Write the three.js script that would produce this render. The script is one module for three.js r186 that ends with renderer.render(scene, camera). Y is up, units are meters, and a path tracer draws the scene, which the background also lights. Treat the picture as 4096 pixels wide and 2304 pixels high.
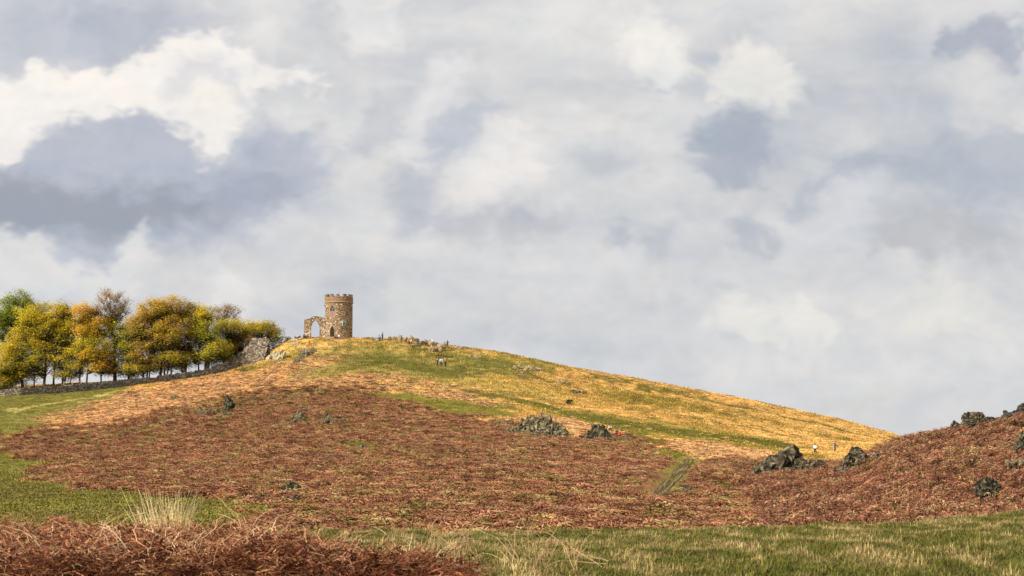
import * as THREE from 'three';
import { ImprovedNoise } from 'three/addons/math/ImprovedNoise.js';
import { MarchingCubes } from 'three/addons/objects/MarchingCubes.js';
import { mergeVertices, mergeGeometries } from 'three/addons/utils/BufferGeometryUtils.js';

// ---------------------------------------------------------------- camera, exposure, sun
const F = 1900, HORIZON = 462, PITCH = Math.atan((HORIZON - 288) / F), CP = Math.cos(PITCH), SP = Math.sin(PITCH);
const scene = new THREE.Scene();
const camera = new THREE.PerspectiveCamera(2 * Math.atan(288 / F) * 180 / Math.PI, 1024 / 576, 0.5, 30000);
camera.focus = 300; camera.userData.fStop = 9;   // the near grass is a little soft
camera.rotation.x = PITCH;                       // the eye is at the origin; the valley lies below y = 0, the hill above it
scene.add(camera);
const renderer = new THREE.WebGLRenderer({ antialias: true });
renderer.setSize(1024, 576);
renderer.toneMapping = THREE.LinearToneMapping;
renderer.toneMappingExposure = 1.3;
renderer.shadowMap.enabled = true;
const sun = new THREE.DirectionalLight(new THREE.Color(1.0, 0.92, 0.79), 4.9);
const SUN = new THREE.Vector3(-0.66, 0.5, 0.56).normalize();
sun.target.position.set(0, 10, -330);
sun.position.copy(SUN).multiplyScalar(500).add(sun.target.position);
sun.castShadow = true;
sun.shadow.radius = 1.5;
Object.assign(sun.shadow.camera, { left: -220, right: 220, top: 220, bottom: -220, near: 1, far: 1200 });
sun.shadow.mapSize.set(2048, 2048);
scene.add(sun, sun.target);

// ---------------------------------------------------------------- helpers
function rngOf(seed) { let a = seed >>> 0; return () => { a |= 0; a = a + 0x6D2B79F5 | 0; let t = Math.imul(a ^ a >>> 15, 1 | a); t = t + Math.imul(t ^ t >>> 7, 61 | t) ^ t; return ((t ^ t >>> 14) >>> 0) / 4294967296; }; }
const perlin = new ImprovedNoise();
const noise = (x, y, z = 0) => perlin.noise(x, y, z);
function fbm(x, y, z, oct = 4) { let s = 0, a = 0.5; for (let i = 0; i < oct; i++) { s += a * perlin.noise(x, y, z); x = x * 2.03 + 11.3; y = y * 2.03 + 5.7; z = z * 2.03 + 3.1; a *= 0.5; } return s; }
const clamp = (x, a = 0, b = 1) => Math.min(b, Math.max(a, x));
const sstep = (a, b, x) => { const t = clamp((x - a) / (b - a)); return t * t * (3 - 2 * t); };
const lerp = (a, b, t) => a + (b - a) * t;
const mix3 = (a, b, t) => [lerp(a[0], b[0], t), lerp(a[1], b[1], t), lerp(a[2], b[2], t)];
const s2l = (v) => { v /= 255; return v <= 0.04045 ? v / 12.92 : ((v + 0.055) / 1.055) ** 2.4; };
const V = (x, y, z) => new THREE.Vector3(x, y, z);
const names = new Map();
function numbered(name) { const n = names.get(name) ?? 0; names.set(name, n + 1); return n ? name + '_' + String(n).padStart(3, '0') : name; }
function tag(o, label, category, group, kind) { Object.assign(o.userData, { label, category }); if (group) o.userData.group = group; if (kind) o.userData.kind = kind; return o; }
function shade(o) { o.castShadow = o.receiveShadow = true; return o; }
function thing(name, label, category, pos = [0, 0, 0], turn = 0, group) {
  const o = new THREE.Group(); o.name = numbered(name); o.position.set(...pos); o.rotation.y = turn; scene.add(o);
  return tag(o, label, category, group);
}
function part(name, geo, mat, parent) { const m = shade(new THREE.Mesh(geo, mat)); m.name = name; parent.add(m); return m; }
function mat(r, g, b, rough = 0.9, extra = {}) { return new THREE.MeshStandardMaterial({ color: new THREE.Color().setRGB(r, g, b), roughness: rough, side: THREE.DoubleSide, ...extra }); }
const VCOL = new THREE.MeshPhysicalMaterial({ vertexColors: true, roughness: 1, specularIntensity: .12, side: THREE.DoubleSide });
// triangles gathered into one geometry, coloured per vertex
class MB {
  constructor() { this.p = []; this.c = []; }
  tri(a, b, c, k, k2 = k, k3 = k) { this.p.push(a[0], a[1], a[2], b[0], b[1], b[2], c[0], c[1], c[2]); this.c.push(k[0], k[1], k[2], k2[0], k2[1], k2[2], k3[0], k3[1], k3[2]); }
  quad(a, b, c, d, k) { this.tri(a, b, c, k); this.tri(a, c, d, k); }
  tube(pts, radii, sides, k) {           // a bent round bar through the points
    let prev = null;
    for (let i = 0; i < pts.length; i++) {
      const q = V(...pts[Math.min(i + 1, pts.length - 1)]).sub(V(...pts[Math.max(i - 1, 0)])).normalize();
      const u = V(q.y, q.z, q.x).cross(q).normalize(), w = q.clone().cross(u), ring = [];
      for (let s = 0; s < sides; s++) { const a = s / sides * 2 * Math.PI, r = radii[i]; ring.push([pts[i][0] + r * (u.x * Math.cos(a) + w.x * Math.sin(a)), pts[i][1] + r * (u.y * Math.cos(a) + w.y * Math.sin(a)), pts[i][2] + r * (u.z * Math.cos(a) + w.z * Math.sin(a))]); }
      if (prev) for (let s = 0; s < sides; s++) this.quad(prev[s], ring[s], ring[(s + 1) % sides], prev[(s + 1) % sides], k);
      prev = ring;
    }
  }
  geo(smooth = false) {
    let g = new THREE.BufferGeometry();
    g.setAttribute('position', new THREE.Float32BufferAttribute(this.p, 3));
    g.setAttribute('color', new THREE.Float32BufferAttribute(this.c, 3));
    if (smooth) g = mergeVertices(g, 1e-4);
    g.computeVertexNormals();
    return g;
  }
}

// ---------------------------------------------------------------- sky: broken cloud, computed for every direction
// The cloud forms of the view are laid out on the dome by their bearing and height; the same noise goes on all round.
const G_ = (r, g, b) => { const m = (r + g + b) / 3, k = .66; return [s2l(m + (r - m) * k), s2l(m + (g - m) * k), s2l(m + (b - m) * k)]; };
const skyShapes = [   // polygon (bearing/height in view units), softness, wobble, colour, strength
  { p: [0,0, 200,0, 235,40, 165,72, 60,66, 0,72], s: 40, w: 22, c: G_(186, 193, 210), k: .75 },
  { p: [70,20, 160,12, 185,45, 120,60, 80,48], s: 24, w: 16, c: G_(176, 185, 203), k: .6 },
  { p: [-60,160, 50,138, 110,116, 142,108, 172,116, 192,140, 215,158, 262,128, 312,136, 335,168, 312,192, 268,214, 236,234, 186,246, 130,262, 108,292, 76,298, 44,268, -60,276], s: 26, w: 20, c: G_(179, 188, 208), k: .95 },
  { p: [-60,188, 30,182, 110,196, 190,190, 220,205, 180,226, 100,232, -60,232], s: 26, w: 16, c: G_(153, 163, 182), k: .95 },
  { p: [205,180, 255,165, 300,175, 270,200, 220,215], s: 22, w: 14, c: G_(166, 175, 197), k: .85 },
  { p: [-60,70, 0,76, 28,64, 62,64, 88,70, 104,72, 128,64, 165,56, 178,40, 205,30, 224,34, 236,50, 262,62, 292,66, 312,80, 319,88, 300,88, 282,80, 262,84, 250,98, 240,112, 232,132, 222,150, 208,152, 196,140, 190,124, 172,114, 158,106, 140,106, 126,112, 112,118, 90,122, 70,118, 52,124, 40,136, 24,156, 6,166, -60,168], s: 11, w: 18, c: G_(243, 238, 233), k: 1 },
  { p: [165,92, 186,62, 214,58, 238,78, 246,104, 224,100, 205,78, 190,88, 176,104], s: 13, w: 12, c: G_(216, 216, 221), k: .7 },
  { p: [188,104, 205,84, 228,86, 236,110, 222,144, 208,146, 196,128], s: 13, w: 10, c: G_(243, 237, 230), k: .9 },
  { p: [-40,240, 20,232, 48,246, 62,268, 104,268, 128,236, 150,228, 148,268, 120,300, -40,300], s: 14, w: 20, c: G_(220, 221, 222), k: .85 },
  { p: [214,270, 232,266, 250,280, 248,320, 222,320], s: 9, w: 10, c: G_(222, 222, 222), k: .75 },
  { p: [352,6, 400,0, 404,40, 376,58, 352,44], s: 16, w: 16, c: G_(228, 227, 226), k: .9 },
  { p: [408,112, 440,60, 470,64, 456,100, 420,120], s: 16, w: 14, c: G_(226, 224, 226), k: .9 },
  { p: [534,10, 560,0, 574,16, 560,40, 538,34], s: 15, w: 12, c: G_(227, 226, 225), k: .8 },
  { p: [622,24, 650,8, 676,34, 682,70, 664,90, 636,66], s: 14, w: 15, c: G_(233, 232, 228), k: .95 },
  { p: [426,128, 470,108, 506,104, 500,130, 470,150, 430,168], s: 17, w: 16, c: G_(178, 189, 208), k: .68 },
  { p: [384,100, 408,96, 412,122, 372,150, 354,150], s: 16, w: 14, c: G_(184, 191, 206), k: .55 },
  { p: [394,175, 430,180, 424,218, 400,236], s: 22, w: 16, c: G_(182, 190, 206), k: .8 },
  { p: [470,158, 500,126, 530,136, 552,162, 524,186, 470,204, 452,196], s: 16, w: 17, c: G_(230, 227, 226), k: .9 },
  { p: [440,214, 520,204, 560,216, 520,236, 430,232], s: 24, w: 14, c: G_(188, 192, 204), k: .8 },
  { p: [566,150, 610,140, 640,160, 590,182], s: 28, w: 18, c: G_(186, 194, 207), k: .5 },
  { p: [704,64, 740,44, 784,50, 800,96, 780,120, 752,108, 728,104, 708,112], s: 15, w: 17, c: G_(232, 230, 225), k: .95 },
  { p: [690,150, 706,122, 724,104, 740,104, 764,126, 778,154, 760,180, 712,184], s: 14, w: 14, c: G_(168, 180, 200), k: .88 },
  { p: [930,54, 960,26, 996,14, 1022,30, 1026,72, 1000,66, 976,48, 950,60], s: 13, w: 19, c: G_(170, 180, 200), k: .85 },
  { p: [940,66, 980,56, 1010,76, 970,92], s: 16, w: 12, c: G_(220, 219, 218), k: .8 },
  { p: [912,146, 944,124, 980,138, 1070,134, 1070,206, 980,204, 920,178, 890,180], s: 22, w: 18, c: G_(181, 190, 205), k: .85 },
  { p: [780,208, 830,176, 880,156, 908,160, 850,188, 826,214, 800,220], s: 15, w: 15, c: G_(178, 188, 204), k: .85 },
  { p: [728,222, 756,212, 780,240, 750,254, 736,250], s: 15, w: 12, c: G_(180, 190, 204), k: .8 },
  { p: [870,216, 960,206, 1010,240, 920,260, 880,244], s: 24, w: 18, c: G_(183, 189, 199), k: .8 },
  { p: [836,190, 880,176, 872,230, 800,250, 796,226], s: 20, w: 14, c: G_(209, 213, 222), k: .8 },
  { p: [612,228, 624,220, 632,240, 610,246], s: 10, w: 10, c: G_(183, 191, 205), k: .8 },
  { p: [640,240, 672,230, 676,256, 646,258], s: 12, w: 10, c: G_(184, 192, 205), k: .8 },
  { p: [716,322, 738,302, 770,316, 800,300, 830,318, 828,338, 780,346], s: 14, w: 15, c: G_(229, 228, 223), k: .9 },
  { p: [900,300, 935,276, 968,290, 1004,324, 960,330, 920,322], s: 17, w: 15, c: G_(225, 224, 219), k: .9 },
  { p: [370,300, 400,280, 440,296, 420,318], s: 16, w: 12, c: G_(215, 216, 216), k: .7 },
  { p: [806,420, 850,388, 900,386, 900,402, 850,424], s: 14, w: 12, c: G_(212, 213, 212), k: .7 },
  { p: [870,430, 900,410, 1040,400, 1040,450, 900,460], s: 18, w: 12, c: G_(206, 209, 214), k: .6 },
];
for (const k of skyShapes) { k.bx = [1e9, 1e9, -1e9, -1e9]; for (let i = 0; i < k.p.length; i += 2) { k.bx[0] = Math.min(k.bx[0], k.p[i]); k.bx[2] = Math.max(k.bx[2], k.p[i]); k.bx[1] = Math.min(k.bx[1], k.p[i + 1]); k.bx[3] = Math.max(k.bx[3], k.p[i + 1]); } }
function polySDF(p, x, y) {           // negative inside
  let d = 1e12, inside = false;
  for (let i = 0, j = p.length - 2; i < p.length; j = i, i += 2) {
    const ax = p[i], ay = p[i + 1], bx = p[j], by = p[j + 1], ex = bx - ax, ey = by - ay, wx = x - ax, wy = y - ay;
    const t = clamp((wx * ex + wy * ey) / (ex * ex + ey * ey + 1e-9)), qx = wx - ex * t, qy = wy - ey * t;
    d = Math.min(d, qx * qx + qy * qy);
    if ((ay > y) !== (by > y) && x < ex * (y - ay) / (by - ay) + ax) inside = !inside;
  }
  return (inside ? -1 : 1) * Math.sqrt(d);
}
function skyColour(dx, dy, dz, fine) {
  const hi = Math.max(dy, 0), fx = dx * 6.5, fy = dy * 11, fz = dz * 6.5;
  const wx = fbm(fx * .7 + 3, fy * .7, fz * .7, 3), big = fbm(fx + wx * 1.6, fy + wx, fz + 7, fine ? 5 : 3);
  const med = fbm(fx * 3.1 + wx * 2, fy * 3.1 + 4, fz * 3.1, fine ? 5 : 2);
  let c = mix3(G_(201, 205, 212), G_(221, 221, 221), sstep(-0.28, 0.34, big + med * .35));
  c = mix3(c, G_(180, 189, 206), 0.55 * sstep(0.08, 0.42, -big - med * .3 + .04));
  c = mix3(c, G_(214, 216, 219), .5 * (1 - sstep(.0, .16, hi)));
  if (fine) {
    const zc = -dz * CP + dy * SP, px = 512 + F * dx / zc, py = 288 - F * (dy * CP + dz * SP) / zc;   // view units of this bearing
    const n1 = fbm(px * .016, py * .02, 1.7, 5), n2 = fbm(px * .016 + 40, py * .02, 9.2, 5), qx = px + n1 * 26, qy = py + n2 * 22, n3 = fbm(qx * .05, qy * .062, 4.4, 5);
    const puff = 1 - 2.2 * Math.abs(fbm(qx * .022, qy * .03, 6.6, 4)), puff2 = 1 - 2.4 * Math.abs(fbm(qx * .055 + 9, qy * .075, 2.6, 3)), layer = fbm(px * .006, py * .02 - px * .002, 3.9, 5);
    for (const k of skyShapes) {
      const m = k.s + k.w * 2.2;
      if (px < k.bx[0] - m || px > k.bx[2] + m || py < k.bx[1] - m || py > k.bx[3] + m) continue;
      const d = polySDF(k.p, px + n1 * k.w * 1.5, py + n2 * k.w * 1.5) + n3 * Math.min(k.w, 14) * 1.5 - (puff - .5) * k.w * .45 - (puff2 - .5) * 5;
      const a = Math.min(1, k.k * 1.12) * (1 - sstep(-k.s * .7, k.s * .75, d));
      if (a > 0) c = mix3(c, k.c, a);
    }
    const tex = 1 + .05 * med + .06 * n3 + .055 * (puff - .45) + .035 * (puff2 - .5) + .12 * layer, warm = .05 * layer + .03 * (puff - .45);
    c = [c[0] * tex * (1 + warm), c[1] * tex, c[2] * tex * (1 - warm)];
  }
  return c;
}
{
  const W = 4096, H = 4096, data = new Float32Array(W * H * 4), LW = 512, LH = 256, low = new Float32Array(LW * LH * 3);
  const dir = (u, v) => { const a = (u - 0.5) * 2 * Math.PI, e = (v - 0.5) * Math.PI; return [Math.cos(e) * Math.cos(a), Math.sin(e), Math.cos(e) * Math.sin(a)]; };
  for (let y = 0; y < LH; y++) for (let x = 0; x < LW; x++) low.set(skyColour(...dir((x + .5) / LW, (y + .5) / LH), false), (y * LW + x) * 3);
  for (let y = 0; y < H; y++) for (let x = 0; x < W; x++) {
    const u = (x + .5) / W, v = (y + .5) / H, o = (y * W + x) * 4;
    const az = (u - 0.25) * 360, el = (v - 0.5) * 180, edge = Math.max(Math.abs(az) - 15.6, el - 14.6, -2 - el);
    let c = null;
    if (edge < 3) c = skyColour(...dir(u, v), true);
    if (edge > 0) {
      const lx = u * LW - .5, ly = clamp(v * LH - .5, 0, LH - 1.001), x0 = Math.floor(lx), y0 = Math.floor(ly), tx = lx - x0, ty = ly - y0, xa = (x0 + LW) % LW, xb = (x0 + 1) % LW, b = [0, 0, 0];
      for (let k = 0; k < 3; k++) b[k] = lerp(lerp(low[(y0 * LW + xa) * 3 + k], low[(y0 * LW + xb) * 3 + k], tx), lerp(low[((y0 + 1) * LW + xa) * 3 + k], low[((y0 + 1) * LW + xb) * 3 + k], tx), ty);
      c = c ? mix3(c, b, sstep(0, 3, edge)) : b;
    }
    data[o] = c[0] / 1.3; data[o + 1] = c[1] / 1.3; data[o + 2] = c[2] / 1.3; data[o + 3] = 1;
  }
  const t = new THREE.DataTexture(data, W, H, THREE.RGBAFormat, THREE.FloatType);
  t.mapping = THREE.EquirectangularReflectionMapping; t.magFilter = t.minFilter = THREE.LinearFilter; t.needsUpdate = true;
  scene.background = t; scene.environment = t;
}

// ---------------------------------------------------------------- the lie of the land
// Survey lines fan out from the viewpoint; along each the ground is given by its height at set distances.
const ROWS = [35, 70, 95, 120, 150, 180, 210, 240, 270, 300, 330, 360, 385, 410, 430, 460, 520];
const SURVEY = {
  '-120': [541, 566, 538, 521, 504, 491, 480, 470, 460, 449, 436, 420, 409, 401, 400, 408, 440],
  0: [541, 566, 538, 521, 503, 490, 479, 469, 458, 446, 430, 414, 403, 394.5, 388, 390, 435],
  64: [541, 566, 538, 521, 503, 490, 478, 467, 456, 443, 427, 411, 400, 391.5, 384, 386, 430],
  128: [540, 566, 538, 521, 502, 488, 475, 463, 451, 438, 423, 407, 395, 385.5, 380.5, 385, 425],
  200: [539, 565, 538, 521, 501, 486, 472, 459, 446, 432, 417, 401, 388, 377, 374, 380, 420],
  232: [538, 565, 538, 521, 500, 485, 470, 457, 444, 430, 414, 398, 384, 371, 368, 374, 412],
  262: [537, 565, 538, 521, 500, 484, 469, 455, 442, 428, 412, 395, 380, 364, 354, 360, 402],
  278: [536, 565, 538, 521, 500, 484, 468, 454, 441, 427, 411, 394, 378, 361, 346, 350, 394],
  292: [536, 565, 538, 521, 500, 484, 468, 454, 440, 426, 410, 393, 377, 359, 339.5, 343, 390],
  340: [535, 565, 538, 521, 500, 483, 468, 454, 440, 425, 409, 392, 376, 357, 338, 341, 386],
  400: [534, 565, 538, 521, 500, 483, 468, 454, 440, 425, 409, 392, 376, 358, 340, 342, 386],
  440: [535, 565, 537, 521, 501, 484, 469, 455, 441, 426, 410, 394, 378, 361, 345, 347, 388],
  500: [536, 565, 537, 521, 502, 485, 470, 456, 442, 428, 413, 398, 383, 367, 352.5, 355, 392],
  560: [535, 565, 536, 521, 502, 486, 471, 458, 445, 432, 419, 405, 392, 378, 365.5, 368, 400],
  640: [533, 563, 536, 521, 503, 487, 473, 461, 450, 439, 428, 416, 404, 391, 379.5, 383, 412],
  720: [531, 561, 535, 520, 503, 488, 475, 465, 456, 447, 438, 427, 417, 405, 394.5, 399, 425],
  800: [530, 560, 530, 511, 494, 481, 471, 465, 459.5, 453.5, 446, 438, 430, 419.5, 411, 416, 440],
  840: [529, 560, 527, 507, 488, 473, 467, 464, 460, 455, 449, 442, 435.5, 427, 420, 426, 450],
  872: [528, 560, 525, 503, 480, 460, 457, 460, 460, 456, 451, 445, 439.5, 433, 428.5, 434, 458],
  905: [526, 558, 523, 499, 470, 445, 442, 452, 456, 456, 453, 449, 445, 440.5, 438, 444, 465],
  960: [521, 553, 519, 489, 457, 434, 433, 446, 454, 458, 459, 458, 456, 454, 453, 458, 475],
  1024: [517, 548, 513, 477, 440, 419.5, 420, 434, 446, 456, 462, 465, 467, 468, 468, 472, 485],
  1120: [510, 540, 506, 463, 422, 402, 404, 420, 436, 450, 460, 466, 470, 472, 474, 478, 490],
};
const DIST = [0, 6, 14, 24, ...ROWS, 700, 1000, 3000, 9000];
const heightAt = (py, d) => { const v = (288 - py) / F; return d * (v * CP + SP) / (CP - v * SP); };
const COLS = Object.keys(SURVEY).map(Number).sort((a, b) => a - b).map((px) => {
  const h = SURVEY[px].map((py, i) => heightAt(py, ROWS[i])), y = [-1.75, -1.2, -0.86, lerp(-0.86, h[0], 0.45), ...h, -10, -24, -40, -60], n = y.length, m = new Array(n).fill(0), sl = [];
  for (let i = 0; i < n - 1; i++) sl.push((y[i + 1] - y[i]) / (DIST[i + 1] - DIST[i]));
  for (let i = 1; i < n - 1; i++) if (sl[i - 1] * sl[i] > 0) { const a = DIST[i + 1] - DIST[i], b = DIST[i] - DIST[i - 1]; m[i] = 3 * (a + b) / ((2 * a + b) / sl[i - 1] + (a + 2 * b) / sl[i]); }
  return { s: (px - 512) / F, y, m };
});
function colH(c, d) {
  if (d <= 0) return c.y[0];
  if (d >= 9000) return c.y[c.y.length - 1];
  let i = 0; while (DIST[i + 1] < d) i++;
  const w = DIST[i + 1] - DIST[i], t = (d - DIST[i]) / w, t2 = t * t, t3 = t2 * t;
  return (2 * t3 - 3 * t2 + 1) * c.y[i] + (t3 - 2 * t2 + t) * w * c.m[i] + (-2 * t3 + 3 * t2) * c.y[i + 1] + (t3 - t2) * w * c.m[i + 1];
}
function baseH(x, z) {                            // the smooth land
  const d = -z;
  if (d <= 0.5) return -1.75;
  const s = clamp(x / d, COLS[0].s, COLS[COLS.length - 1].s - 1e-6);
  let i = 0; while (i < COLS.length - 2 && COLS[i + 1].s < s) i++;
  const A = COLS[Math.max(i - 1, 0)], B = COLS[i], C = COLS[i + 1], D = COLS[Math.min(i + 2, COLS.length - 1)];
  const hb = colH(B, d), hc = colH(C, d), w = C.s - B.s, t = (s - B.s) / w, t2 = t * t, t3 = t2 * t;
  const mb = i > 0 ? (hc - colH(A, d)) / (C.s - A.s) : (hc - hb) / w, mc = i + 2 < COLS.length ? (colH(D, d) - hb) / (D.s - B.s) : (hc - hb) / w;
  return (2 * t3 - 3 * t2 + 1) * hb + (t3 - 2 * t2 + t) * w * mb + (-2 * t3 + 3 * t2) * hc + (t3 - t2) * w * mc;
}
// sight lines, used to survey where things stand on the land
function ray(px, py) { const u = (px - 512) / F, v = (288 - py) / F, f = CP - v * SP; return { s: u / f, e: (v * CP + SP) / f }; }
function spot(px, py) {                          // where the sight line meets the land beyond the near rise
  const r = ray(px, py);
  let p = 88;
  for (let d = 90; d < 470; d += 1.5) { if (baseH(r.s * d, -d) >= r.e * d) { let a = p, b = d; for (let k = 0; k < 12; k++) { const m = (a + b) / 2; if (baseH(r.s * m, -m) >= r.e * m) b = m; else a = m; } return [r.s * b, -b]; } p = d; }
  return [r.s * 428, -428];
}
const at = (px, py, d) => { const r = ray(px, py); return [r.s * d, r.e * d, -d]; };

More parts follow.
